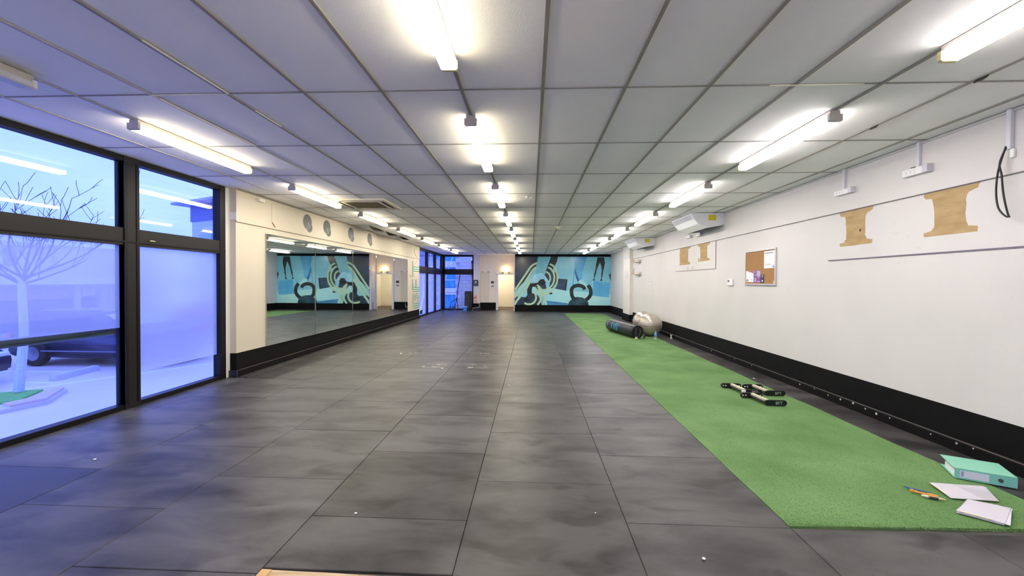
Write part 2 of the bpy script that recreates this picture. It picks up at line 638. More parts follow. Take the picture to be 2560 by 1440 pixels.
# ---- ceiling
ceil = obj('ceiling', box(-4.85, 4.10, YB, YD + .05, H + .16, H + .30), VOID)
struct(ceil, 'suspended grid ceiling of pale rectangular tiles')
GX = [-4.76] + [.078 + .6 * i for i in range(-7, 7)] + [3.915]
GY = [3.049 + 1.2 * j for j in range(-4, 16)]
TM = {}
bright = {(-4, -1), (-5, 0), (-4, 0), (3, 0)}
for a in range(len(GX) - 1):
    for j in range(len(GY) - 1):
        x0, x1, y0, y1 = GX[a], GX[a + 1], GY[j], GY[j + 1]
        cx, cy = (x0 + x1) / 2, (y0 + y1) / 2
        if -3.6 < cx < -2.45 and 7.0 < cy < 7.9:
            continue
        w, l = x1 - x0 - .006, y1 - y0 - .006
        if a == 0 and 10.2 < y0 < 12.8:      # three sagging tiles
            bm = bmesh.new()
            nx, ny = 6, 14
            dep = (.13, .14, .08)[int(round((y0 - 10.249) / 1.2))]
            gv = [[bm.verts.new((-w / 2 + w * p / nx, -l / 2 + l * q / ny, -dep * (p / nx) ** 1.5 * math.sin(math.pi * min(1, q / ny)) ** 1.0)) for q in range(ny + 1)] for p in range(nx + 1)]
            for p in range(nx):
                for q in range(ny):
                    bm.faces.new((gv[p][q], gv[p + 1][q], gv[p + 1][q + 1], gv[p][q + 1]))
            bmesh.ops.solidify(bm, geom=bm.faces[:], thickness=.01)
            t_ = obj('sagging_tile', bm, TILE, ceil, local=True)
            t_.location = (cx, cy, H + .004)
            continue
        key = (round(w, 3), round(l, 3))
        if key not in TM:
            bm = box(-w / 2, w / 2, -l / 2, l / 2, 0, .012)
            me = bpy.data.meshes.new('ceiling_tile')
            bmesh.ops.recalc_face_normals(bm, faces=bm.faces)
            bm.to_mesh(me); bm.free()
            me.materials.append(TILE)
            TM[key] = me
        inst('ceiling_tile', TM[key], (cx, cy, H + .004 + random.uniform(0, .002)), ceil)
for q in ((-3.519, -2.325, 6.652, 6.985), (-2.535, -2.325, 6.985, 7.846), (-3.519, -3.49, 6.985, 7.846)):
    obj('ceiling_tile', box(*q, H + .004, H + .016), TILE, ceil)
for x0, x1 in ((-4.76, -3.6), (-3.6, -2.4), (-2.4, -.82)):
    obj('ceiling_tile', box(x0 + .003, x1 - .003, GY[-1], YD, H + .004, H + .016), TILE, ceil)
obj('ceiling_tile', box(3.915, 4.05, 16.9, YF, H + .004, H + .016), TILE, ceil)
for i, gx in enumerate(GX[1:-1]):
    dark = gx > -2.5
    obj('main_tee', box(gx - .012, gx + .012, YB, YF, H - .004, H + .004), TEE if dark else M('light_grey_tee', (190, 188, 186), .6), ceil)
for gy in GY[1:-1]:
    obj('cross_tee', box(-4.7, 3.9, gy - .006, gy + .006, H - .002, H + .0035), M('mid_grey_tee', (150, 148, 144), .6), ceil)
# stretches of tee whose bright metal edge shows
for x0, x1, y0, y1 in ((-2.93, -2.32, 3.041, 3.049), (1.70, 2.35, 3.041, 3.049), (-2.31, -2.30, 2.35, 3.04), (-2.91, -2.90, 3.1, 4.2), (-2.31, -2.30, 3.35, 3.7)):
    obj('bright_tee_edge', box(x0, x1, y0, y1, H - .009, H - .001), TEEB, ceil)
# dirty clips on the near right runner
for cy in (2.98, 3.86):
    obj('dark_clip', prism([(3.078 - .010, cy - .05), (3.078 + .004, cy - .02), (3.078 + .012, cy), (3.078 + .004, cy + .06), (3.078 - .012, cy + .03)], onZ(H), -.016, -.003), BLACKR, ceil)
# perimeter angle on the right
obj('wall_angle', box(3.876, 3.899, YB, 15.9, H - .024, H - .004), M('angle_grey', (188, 188, 184), .6), ceil)
obj('wall_angle', box(XM + .012, XM + .034, 6.2, 16.7, H - .016, H - .003), M('angle_grey2', (150, 140, 128), .6), ceil)

# ---- walls
def wall(name, parts, mat, label):
    bm = bmesh.new()
    for p in parts:
        box(*p, bm=bm)
    return struct(obj(name, bm, mat), label)

wr = wall('wall_right', [(XR, XR + .25, YB, 15.9, 0, H + .15), (XR2, XR2 + .12, 15.9, YF + .15, 0, H + .15)], WHITE, 'long white painted right wall')
obj('bulkhead', box(XR - .012, XR, YB, 15.9, 2.405, H), WHITE, wr)
obj('pilaster', box(3.77, XR2, 15.9, 17.0, 0, H, bev=.004), M('pilaster_paint', (226, 222, 215), .6, var=.03), wr)
obj('pilaster_bulkhead', box(3.755, 3.77, 15.9, 17.01, 2.43, H), WHITE, wr)
wl = wall('wall_left', [(-4.75, XM, 6.19, 16.70, 0, H + .15)], CREAM, 'cream left wall carrying the long mirror')
obj('bulkhead', box(XM, XM + .014, 6.185, 16.70, 2.42, H), CREAM, wl)
obj('bulkhead_rail', box(XM, XM + .016, 6.185, 16.70, 2.412, 2.4195), M('rail_shadow_gap', (150, 138, 118), .7), wl)  # dark strip painting in the shadow line under the bulkhead
obj('end_board', box(-4.76, XM + .022, 6.176, 6.189, 2.44, 2.56, bev=.003), PLASTIC, wl)
wall('wall_back', [(-5.0, 4.1, YB - .15, YB, 0, H + .15)], WHITE, 'white wall behind the viewer')
wf = wall('wall_far', [(XS, XR2 + .12, YF + .004, YF + .12, 0, H + .15)], WHITE, 'far end wall behind the mural')
ws = wall('wall_side', [(XS, XS + .10, YF + .12, YD + .1, 0, H + .15)], CREAM, 'short side return of the mural wall')
wd = wall('wall_recess', [(-3.04, -1.76, YD, YD + .12, 0, H + .15), (-1.76, XS, YD, YD + .12, 1.88, H + .15), (-.90, XS, YD, YD + .12, 0, 1.90)], M('recess_brightened_cream', (242, 233, 216), .62, var=.03, scale=1.4), 'recessed cream wall with the open doorway')  # cream painted brighter to make up for light missing in the recess
obj('column', box(-3.04, -2.69, YD - .16, YD, 0, H, bev=.004), M('column_paint', (222, 220, 218), .6), wd)
obj('flat_pier', box(-2.69, -2.22, YD - .05, YD, 0, 1.99), M('pier_paint', (224, 214, 194), .6), wd)
for hx in (-2.62, -2.30):
    obj('wall_hook', box(hx - .03, hx + .10, YD - .035, YD - .0, 2.00, 2.045, bev=.006), M('hook_grey', (168, 160, 150), .5), wd)
wall('wall_lobby', [(-3.2, .4, 24.8, 24.95, 0, 2.6), (-3.2, -2.62, 21.92, 24.8, 0, 2.6), (-.08, .4, 21.92, 24.8, 0, 2.6), (-3.2, .4, 21.92, 24.95, 2.5, 2.65)], M('lobby_paint', (240, 232, 212), .6), 'cream lobby walls seen through the doorway')
lamp = bpy.data.lights.new('lobby_light', 'POINT')
lamp.energy = 38
lamp.color = (1, .93, .80)
lamp.shadow_soft_size = .12
lo = bpy.data.objects.new('lobby_light', lamp)
lo.location = (-1.9, 23.4, 2.25)
COL.objects.link(lo)
# door frame of the doorway
d1 = thing('door_1', (-1.33, YD, 0), 'open doorway with white frame to the lobby', 'doorway', kind='structure')
obj('jamb', box(-1.85, -1.745, YD - .03, YD + .12, 0, 1.90, bev=.004), PLASTIC, d1)
obj('jamb', box(-.905, -.83, YD - .03, YD + .12, 0, 1.90, bev=.004), PLASTIC, d1)
obj('head', box(-1.85, -.83, YD - .03, YD + .12, 1.875, 1.93, bev=.004), PLASTIC, d1)
obj('doorstop', box(-1.74, -1.60, YD + .1, YD + .22, 0, .035, bev=.01), M('doorstop_brown', (120, 96, 78), .6), d1)
# the restroom door in the side return (seen in the mirror)
d2 = thing('door_2', (XS, 21.45, 0), 'pale grey door in the side return with several locks, seen in the mirror', 'door', kind='structure')
obj('leaf', box(XS - .035, XS - .001, 21.16, 21.72, .01, 2.02, bev=.003), M('door_grey', (206, 208, 212), .5), d2)
obj('frame', box(XS - .05, XS - .001, 21.10, 21.155, 0, 2.07, bev=.003), PLASTIC, d2)
obj('frame', box(XS - .05, XS - .001, 21.72, 21.77, 0, 2.07, bev=.003), PLASTIC, d2)
obj('frame', box(XS - .05, XS - .001, 21.10, 21.77, 2.02, 2.075, bev=.003), PLASTIC, d2)
for zz in (1.82, 1.58, 1.36, .86, .32):
    obj('lock', cyl((XS - .036, 21.28, zz), (XS - .055, 21.28, zz), .028, seg=14), STEEL, d2)
obj('kick_strip', box(XS - .04, XS - .035, 21.42, 21.46, .0, .40), BLACKP, d2)

# restroom sign
sg = thing('restroom_sign', (XS, 21.30, 2.22), 'small white restroom sign above the side door, seen in the mirror', 'sign')
obj('plate', box(XS - .016, XS - .001, 21.16, 21.46, 2.14, 2.32, bev=.002), M('sign_white', (238, 240, 242), .35), sg)
for k, yy_ in enumerate((21.22, 21.31, 21.40)):
    bm = cyl((XS - .018, yy_, 2.275), (XS - .016, yy_, 2.275), .014, seg=12)
    box(XS - .018, XS - .016, yy_ - .018, yy_ + .018, 2.17, 2.255, bm=bm)
    obj('figure', bm, M('sign_blue', (60, 90, 140), .4), sg)

# ---- baseboards
LEDGE = M('ledge_grey', (96, 92, 88), .45)
br = obj('baseboard_right', box(XR - .004, XR, YB, 15.9, 0, .375), BLACKP)
struct(br, 'wide black painted band along the right wall foot')
bm = bmesh.new()
prism([(XR - .004, 0), (XR - .062, 0), (XR - .062, .088), (XR - .048, .100), (XR - .004, .102)], lambda u, v, t: (u, t, v), YB, 15.9, bm)
obj('skirting', bm, BLACKP, br)
obj('ledge_line', box(XR - .061, XR - .044, YB, 15.9, .0985, .1045), LEDGE, br)
SPOT = M('plaster_spot', (206, 200, 184), .7)
for sy, sr in ((6.02, .010), (5.72, .007), (5.46, .009), (5.25, .012), (5.05, .013), (4.87, .010), (4.72, .014), (4.55, .008), (4.1, .007), (3.86, .009), (3.72, .007), (7.9, .008), (7.3, .006), (8.9, .012)):
    obj('plaster_spot', cyl((XR - .0615, sy, .075 + .01 * math.sin(sy * 9)), (XR - .0645, sy, .075 + .01 * math.sin(sy * 9)), sr, seg=8), SPOT, br)
obj('pilaster_band', box(3.762, 3.77, 15.89, 17.0, 0, .27), BLACKP, br)
obj('pilaster_end_band', box(3.77, XR, 15.892, 15.9, 0, .27), BLACKP, br)
obj('pilaster_skirting', box(3.74, 3.762, 15.87, 17.0, 0, .10, bev=.004), BLACKP, br)
obj('recess_band', box(XR2 - .006, XR2, 17.0, YF, 0, .34), BLACKP, br)
obj('recess_skirting', box(XR2 - .06, XR2 - .006, 17.0, YF, 0, .10, bev=.004), BLACKP, br)
bl = obj('baseboard_left', box(XM, XM + .004, 6.185, 16.70, 0, .365), BLACKP)
struct(bl, 'wide black painted band under the mirror wall')
obj('skirting', prism([(XM + .004, 0), (XM + .036, 0), (XM + .036, .088), (XM + .028, .098), (XM + .004, .10)], lambda u, v, t: (u, t, v), 6.185, 16.70), BLACKP, bl)
obj('ledge_line', box(XM + .022, XM + .035, 6.185, 16.70, .0965, .1015), LEDGE, bl)
obj('end_band', box(-4.752, XM + .004, 6.182, 6.189, 0, .365), BLACKP, bl)
obj('end_skirting', box(-4.76, XM + .036, 6.150, 6.182, 0, .10, bev=.004), M('bluish_black', (34, 38, 56), .4), bl)  # bluish and lighter than the other black bands
bf = obj('baseboard_far', box(XS, XR2, YF - .004, YF + .003, 0, .335), BLACKP)
struct(bf, 'black painted band below the mural')
obj('skirting', box(XS, XR2, YF - .03, YF - .004, 0, .10, bev=.003), BLACKP, bf)
obj('recess_band', box(-2.69, -1.855, YD - .055, YD - .0, 0, .40), BLACKP, bf)
obj('column_band', box(-3.04, -2.685, YD - .166, YD - .15, 0, .36), BLACKP, bf)
obj('top_border', box(XS, XR2, YF - .004, YF + .003, 2.80, H), BLACKP, bf)

# ---- windows
def window(name, label, loc):
    return thing(name, loc, label, 'window', kind='structure')
ZB, ZT0, ZT1, ZH = .055, 1.905, 2.10, 2.865
w1 = window('window_1', 'large black framed shopfront window on the left', (XW, 3.0, 0))
XO, XI = XW - .11, XW
YS = [(-.86, 1.72), (1.90, 4.52), (4.70, 5.98)]
obj('sill', box(XO, XI, -1.0, 6.08, 0, ZB), FRAME, w1)
obj('head', box(XO, XI, -1.0, 6.08, ZH, H + .02), FRAME, w1)
obj('transom', box(XO, XI, -1.0, 6.08, ZT0, ZT1), FRAMEG, w1)
obj('transom_lip', box(XI, XI + .014, -1.0, 6.08, ZT0 + .03, ZT0 + .045), FRAME, w1)
for y0, y1 in ((-1.0, -.86), (1.72, 1.90), (4.52, 4.70), (5.98, 6.09)):
    obj('mullion', box(XO, XI + .006, y0, y1, 0, H + .02, bev=.004), FRAMEG if y1 < 5.9 else FRAME, w1)
    if 1 < y0 < 5:
        for e in (y0, y1 - .035):
            obj('glazing_bead', box(XI - .07, XI + .012, e, e + .035, ZB, ZH), FRAME, w1)
XG = XW - .06
for i, (y0, y1) in enumerate(YS):
    obj('pane', box(XG - .003, XG + .003, y0, y1, ZT1, ZH), GLASS, w1)
    obj('pane', box(XG - .003, XG + .003, y0, y1, ZB, ZT0), GLASS, w1)
    if i < 2:
        obj('dusty_film', box(XG + .006, XG + .007, y0 + .005, y1 - .005, .95, ZT0 - .005), HAZE, w1)
obj('frosted_film', box(XG + .006, XG + .008, 4.705, 5.975, .385, 1.90), FROST, w1)
obj('label_tag', box(XI + .014, XI + .016, 4.83, 4.90, 1.975, 1.985), M('tag_cream', (214, 204, 160), .5), w1)
obj('reveal', box(-4.80, XW - .002, 6.085, 6.19, 0, H), M('reveal_paint', (226, 226, 232), .6), w1)
wall('wall_front', [(-4.95, -4.70, YB, -1.0, 0, H + .15)], WHITE, 'white wall piece left of the shopfront window')

w2 = window('window_2', 'black framed side windows at the far left corner', (XW, 19.2, 0))
YS2 = [(16.80, 18.40), (18.52, 19.95), (20.07, 21.45)]
obj('sill', box(XO, XI, 16.70, YD, 0, ZB), FRAME, w2)
obj('head', box(XO, XI, 16.70, YD, ZH - .04, H + .02), FRAME, w2)
obj('transom', box(XO, XI, 16.70, YD, 1.86, 2.15), FRAMEG, w2)
for y0, y1 in ((16.70, 16.80), (18.40, 18.52), (19.95, 20.07), (21.45, YD)):
    obj('mullion', box(XO, XI + .01, y0, y1, 0, H), FRAME, w2)
for y0, y1 in YS2:
    obj('pane', box(XG - .003, XG + .003, y0, y1, 2.15, ZH - .04), GLASS, w2)
    obj('pane', box(XG - .003, XG + .003, y0, y1, ZB, 1.86), HAZE, w2)
obj('white_streamer', tube(smoothpath([(XG + .02, 17.75, 1.70), (XG + .02, 17.86, 1.2), (XG + .02, 17.80, .75), (XG + .02, 17.45, .38), (XG + .02, 17.25, .22)]), .014, 6), M('streamer', (226, 230, 238), .5), w2)
obj('black_sticker', box(XG + .006, XG + .02, 17.35, 17.70, .10, .26), BLACKR, w2)

w3 = window('window_3', 'tall black framed window in the far end wall', (-3.87, YD, 0))
X3a, X3b = -4.60, -3.12
obj('sill', box(XW, -3.04, YD - .04, YD + .06, 0, ZB), FRAME, w3)
obj('head', box(XW, -3.04, YD - .04, YD + .06, 2.83, H + .02), FRAME, w3)
obj('transom', box(XW, -3.04, YD - .05, YD + .06, 1.875, 2.165), FRAME, w3)
obj('mullion', box(XW - .05, X3a, YD - .05, YD + .06, 0, H), FRAME, w3)
obj('mullion', box(X3b, -3.04, YD - .05, YD + .06, 0, H), FRAME, w3)
obj('pane', box(X3a, X3b, YD + .01, YD + .016, 2.165, 2.83), GLASS, w3)
obj('pane', box(X3a, X3b, YD + .01, YD + .016, ZB, 1.875), GLASS, w3)

# ---- trims on the right wall (edges of old wall panels)
t1 = struct(obj('trim_1', box(XR - .020, XR - .011, YB, 15.9, 2.400, 2.406), GROOVE), 'thin grey joint line running along the upper right wall')
t2 = obj('trim_2', box(XR - .010, XR, 2.4, 5.58, 1.800, 1.812), M('alu_trim', (120, 112, 132), .4, .5)); struct(t2, 'horizontal metal strip below the two near bare patches')
t3 = thing('trim_3', (XR, 10, 1.8), 'grey strips edging the far wall panel', 'trim', kind='structure')
obj('strip', box(XR - .009, XR, 8.87, 11.26, 1.803, 1.815), GROOVE, t3)
obj('strip', box(XR - .009, XR, 8.865, 8.89, 1.803, 2.40), GROOVE, t3)

# ================================================================== MIRROR WALL
mr = thing('wall_mirror', (XM, 11.0, .365), 'long frameless mirror of five panels on the left wall', 'mirror')
MY = [6.89, 8.51, 10.34, 11.95, 13.52, 15.05]
for a, b in zip(MY[:-1], MY[1:]):
    bm = box(XM + .0190, XM + .0230, a + .002, b - .002, .368, 2.31)
    for v in bm.verts:      # each sheet sits a hair out of true on the old wall
        v.co.x -= .0047 * (v.co.y - (a + b) / 2)
    o = obj('mirror_panel', bm, MIRROR, mr)
obj('backing_board', box(XM + .001, XM + .0145, MY[0], MY[-1], .366, 2.312), M('mirror_backing', (196, 192, 182), .6), mr)
for s in MY[1:-1]:
    obj('panel_joint', box(XM + .0146, XM + .0180, s - .002, s + .002, .368, 2.31), M('joint_silver', (186, 196, 194), .3), mr)

# round logo decals above the mirror
GD = M('decal_grey', (74, 78, 84), .5)
GL_ = M('decal_light', (140, 148, 152), .5)
words = ('nearest the camera', 'second from the camera', 'third from the camera', 'farthest from the camera')
for k, y in enumerate((8.22, 9.02, 10.25, 11.46)):
    d = thing('round_decal', (XM + .014, y, 2.67), 'grey concentric ring wall decal above the mirror, ' + words[k], 'decal', 'round wall decals')
    fn = onL(XM + .014)
    bm = prism(circ(y, 2.70, .165, .155), fn, 0, .0012)
    obj('disc', bm, GD, d)
    bm = prism(circ(y + .07, 2.60, .115, .10, 24), fn, 0, .0013)
    obj('lower_lobe', bm, GD, d)
    for r in (.145, .115, .085, .055):
        obj('ring', ribbon(circ(y + .005 + (.145 - r) * .2, 2.69 - (.145 - r) * .3, r, r * .94, 28), .008, fn, .0013, .0018, closed=True), GL_, d)
    obj('digit', prism(circ(y + .03, 2.655, .022, .045, 16), fn, .0013, .002), GL_, d)
    obj('lobe_arc', ribbon(circ(y + .07, 2.60, .09, .08, 14, math.pi, 2 * math.pi), .008, fn, .0014, .0019), GL_, d)

# big striped vertical letters, reading upwards
lt = thing('wall_lettering', (XM, 16.2, .44), 'large teal striped letters BFT running up the cream wall by the corner windows', 'lettering')
fnL = onL(XM)
TG = M('letter_teal', (84, 140, 128), .55)
TGR = M('letter_grey_teal', (138, 164, 164), .55)
LGR = M('letter_pale_green', (188, 216, 202), .55)
YE = 16.69
def stripes(name, paths, w):
    p = None
    for k, (path, mt) in enumerate(paths):
        o = obj('stripe', ribbon(path, w, fnL, .0, .0015 + .0003 * k), mt, lt)
# T
obj('letter_bar', prism([(15.66, 1.665), (15.84, 1.665), (15.84, 2.295), (15.66, 2.295)], fnL, 0, .001), TGR, lt)
for k in range(3):
    zc = 2.075 - k * .085
    stripes('t', [(smoothpath([(15.74, zc + .16), (15.80, zc + .05), (15.90, zc + .005), (16.1, zc)]) + [Vector((YE, zc))], TG)], .028)
    if k < 2:
        stripes('t', [([(15.93, zc - .042), (YE, zc - .042)], LGR)], .05)
# F
obj('letter_bar', prism([(15.66, 1.18), (15.83, 1.18), (15.83, 1.585), (15.66, 1.585)], fnL, 0, .001), TGR, lt)
obj('letter_bar', prism([(16.10, 1.27), (16.30, 1.27), (16.30, 1.585), (16.10, 1.585)], fnL, 0, .001), TGR, lt)
for k in range(3):
    zc = 1.255 - k * .075
    stripes('f', [(smoothpath([(15.80 - k * .06, zc + .2), (15.82 - k * .05, zc + .07), (15.92 - k * .05, zc + .005), (16.05, zc)]) + [Vector((YE, zc))], TG)], .028)
    if k < 2:
        stripes('f', [([(15.95, zc - .037), (YE, zc - .037)], LGR)], .045)
# B
for k in range(3):
    q = k * .085
    zb = .445 + q
    path = [(YE, zb), (16.0, zb), (15.83 + q * .5, zb + .03), (15.70 + q, zb + .16), (15.68 + q, .80), (15.72 + q, .93 - q * .6), (15.86 + q * .2, 1.02 - q * .9), (16.00, .98 - q), (16.10, .90 - q), (16.20, .98 - q), (16.36, 1.02 - q * .9), (16.55 - q * .5, .95 - q), (16.66 - q, .80 - q)]
    stripes('b', [(smoothpath(path, 5), TG)], .028)
    if k < 2:
        q += .042
        zb = .445 + q
        stripes('b', [([(YE, zb), (16.0, zb), (15.90, zb + .03)], LGR)], .05)

# small alarm boxes and cable on the mirror wall
jb = thing('junction_box', (XM + .014, 6.72, 2.84), 'small white junction box under the ceiling near the window end', 'junction box')
obj('box_body', box(XM + .014, XM + .07, 6.66, 6.80, 2.82, 2.875, bev=.006), PLASTIC, jb)
cb = thing('pull_cord', (XM + .014, 7.06, 2.6), 'thin hanging wire with a red brown tip on the cream wall', 'cord')
obj('wire', tube([(XM + .02, 7.06, 2.88), (XM + .02, 7.06, 2.52)], .004, 6), PLASTIC, cb)
obj('tip', tube([(XM + .02, 7.06, 2.53), (XM + .02, 7.10, 2.49), (XM + .02, 7.15, 2.455)], .007, 6), M('tip_red', (140, 80, 62), .6), cb)
cb = thing('wall_cable', (XM + .014, 16.1, 2.4), 'thin loose white cable above the striped letters', 'cable')
obj('wire', tube(smoothpath([(XM + .03, 15.9, 2.78), (XM + .03, 15.95, 2.62), (XM + .035, 16.3, 2.42), (XM + .03, 16.25, 2.33), (XM + .02, 15.97, 2.16)]), .007, 6), M('wire_grey', (206, 196, 174), .6), cb)
obj('clip', box(XM + .014, XM + .05, 16.15, 16.25, 2.80, 2.86, bev=.004), PLASTIC, cb)
hk = thing('coat_hook', (XM, 15.45, 1.72), 'small bent grey hook on the cream wall beside the striped letters', 'hook')
obj('bend', tube([(XM + .002, 15.30, 1.725), (XM + .03, 15.30, 1.725), (XM + .03, 15.44, 1.725), (XM + .03, 15.46, 1.68), (XM + .03, 15.40, 1.66)], .010, 6), M('hook_steel', (172, 160, 142), .5), hk)

# ================================================================== LIGHTS
DIFW = emis_mat('lit_diffuser_warm', (1.0, .91, .74), LAMP_WARM)
DIFWS = emis_mat('lit_flank_warm', (1.0, .86, .58), LAMP_WARM * .30)
DIFCS = emis_mat('lit_flank_cool', (1.0, .93, .88), LAMP_COOL * .30)
DIFC = emis_mat('lit_diffuser_cool', (1.0, .93, .93), LAMP_COOL)
DIFO = M('unlit_diffuser', (214, 216, 222), .35)
def batten_meshes(dif, cap0, cap1):
    L = 1.50
    ms = []
    def mk(bm, mat, n):
        bmesh.ops.recalc_face_normals(bm, faces=bm.faces)
        me = bpy.data.meshes.new(n); bm.to_mesh(me); bm.free(); me.materials.append(mat); return (n, me)
    ms.append(mk(box(-.040, .040, -L / 2 + .01, L / 2 - .01, -.052, -.002), GREYPL, 'spine'))
    prof = [(-.052, -.050), (-.053, -.082), (-.044, -.092), (.044, -.092), (.053, -.082), (.052, -.050)]
    n_, me_ = mk(prism(prof, lambda u, v, t: (u, t, v), -L / 2 + .022, L / 2 - .022), dif[0], 'diffuser')
    me_.materials.append(dif[1])
    for p in me_.polygons:                      # ribbed side flanks pass less light than the clear base
        p.material_index = 0 if p.normal.z < -.3 else 1
    ms.append((n_, me_))
    capb = [(-.053, -.034), (-.053, -.086), (-.043, -.095), (.043, -.095), (.053, -.086), (.053, -.034)]
    ms.append(mk(prism(capb, lambda u, v, t: (u, t, v), -L / 2, -L / 2 + .024), cap0, 'end_cap'))
    ms.append(mk(prism(capb, lambda u, v, t: (u, t, v), L / 2 - .024, L / 2), cap1, 'end_cap'))
    return ms
WARMSET = batten_meshes((DIFW, DIFWS), GREYPL, YELLPL)
COOLSET = batten_meshes((DIFC, DIFCS), GREYPL, YELLPL)
OFFSET_ = batten_meshes((DIFO, DIFO), M('cap_brown', (150, 128, 96), .5), PLASTIC)
ordn = ['out of frame', 'nearest', 'second', 'third', 'fourth', 'fifth', 'sixth', 'seventh', 'farthest']
ystart = [-1.30, 1.10, 3.49, 5.90, 8.34, 10.74, 13.14, 15.54, 17.94]  # first start is an unseen batten per row, added for more light
for rx, rowname, st in ((-3.522, 'window side row', WARMSET), (-.522, 'middle row', WARMSET), (2.478, 'turf side row', COOLSET)):
    for k, y in enumerate(ystart):
        off = (rx < -3 and k == 1)
        if off:
            y += .15
        lab = ('unlit fluorescent batten at the top left edge, nearest in the window side row' if off else
               'unseen fluorescent batten added behind the camera for more light in the %s' % rowname if k == 0 else
               'lit white fluorescent ceiling batten, %s from the camera in the %s' % (ordn[k], rowname))
        t_ = thing('ceiling_batten', (rx, y + .75, H), lab, 'ceiling light', 'fluorescent battens in the ' + rowname)
        for n, me in (OFFSET_ if off else st):
            inst(n, me, (rx, y + .75, H), t_)

# ceiling cassette
ca = thing('ceiling_cassette', (-3.02, 7.46, H), 'square ceiling air conditioning cassette with open dark slots beside the window side lights', 'air conditioner')
cx0, cx1, cy0, cy1 = -3.50, -2.53, 6.98, 7.94
BE = M('cassette_cream', (226, 220, 196), .5)
fnC = onZ(H)
def cass(x0, x1, y0, y1, z0, z1, n, mt):
    return obj(n, box(x0, x1, y0, y1, H + z0, H + z1), mt, ca)
cass(cx0, cx1, cy0, cy0 + .06, -.03, .004, 'panel_edge', BE)
cass(cx0, cx1, cy1 - .06, cy1, -.03, .004, 'panel_edge', BE)
cass(cx0, cx0 + .06, cy0 + .06, cy1 - .06, -.03, .004, 'panel_edge', BE)
cass(cx1 - .06, cx1, cy0 + .06, cy1 - .06, -.03, .004, 'panel_edge', BE)
cass(cx0 + .13, cx1 - .13, cy0 + .13, cy0 + .18, -.03, .0, 'inner_frame', BE)
cass(cx0 + .13, cx1 - .13, cy1 - .18, cy1 - .13, -.03, .0, 'inner_frame', BE)
cass(cx0 + .13, cx0 + .18, cy0 + .18, cy1 - .18, -.03, .0, 'inner_frame', BE)
cass(cx1 - .18, cx1 - .13, cy0 + .18, cy1 - .18, -.03, .0, 'inner_frame', BE)
cass(cx0 + .18, cx1 - .18, cy0 + .18, cy1 - .18, -.024, -.0125, 'shaded_intake', M('grille_shaded_olive', (116, 104, 66), .7, var=.3, scale=60))  # unlit look of the grille put into its dark olive colour
for k in range(9):
    xx = cx0 + .22 + k * .066
    cass(xx, xx + .012, cy0 + .19, cy1 - .19, -.029, -.023, 'grille_slat', M('slat_shaded_olive', (142, 130, 88), .6))
cass(cx0 + .02, cx1 - .02, cy0 + .02, cy1 - .02, -.012, .0035, 'slot_void', VOID)  # dark sheet painting the shade inside the slots
for (a, b, c, d_) in ((cx0 + .06, cx0 + .13, cy0 + .06, cy0 + .13), (cx1 - .13, cx1 - .06, cy0 + .06, cy0 + .13), (cx0 + .06, cx0 + .13, cy1 - .13, cy1 - .06), (cx1 - .13, cx1 - .06, cy1 - .13, cy1 - .06)):
    cass(a, b, c, d_, -.03, .0, 'corner_cover', BE)

# smoke detector and sprinklers
sd = thing('smoke_detector', (.68, 10.53, H), 'white round smoke detector hanging on a ceiling runner', 'smoke detector')
obj('base', lathe([(.078, -.022), (.085, -.016), (.085, 0)], 24, c=(.68, 10.53, H - .004)), M('detector_cream', (232, 228, 206), .4), sd)
obj('sensor_head', lathe([(.028, -.06), (.045, -.055), (.05, -.022)], 20, c=(.68, 10.53, H - .004)), M('detector_cream', (232, 228, 206), .4), sd)
for k, (x, y) in enumerate(((-.075, 6.87), (-.005, 6.90))):
    sp = thing('ceiling_sensor', (x, y, H), ('larger' if k == 0 else 'smaller') + ' of two tiny dome sensors side by side on the ceiling', 'sensor')
    obj('dome', lathe([(.008, -.034), (.024 - .007 * k, -.022), (.03 - .008 * k, 0)], 16, c=(x, y, H + .003)), PLASTIC, sp)
    obj('lens', lathe([(.002, -.036), (.010, -.033)], 12, c=(x, y, H + .003)), M('lens_grey', (96, 92, 86), .3), sp)

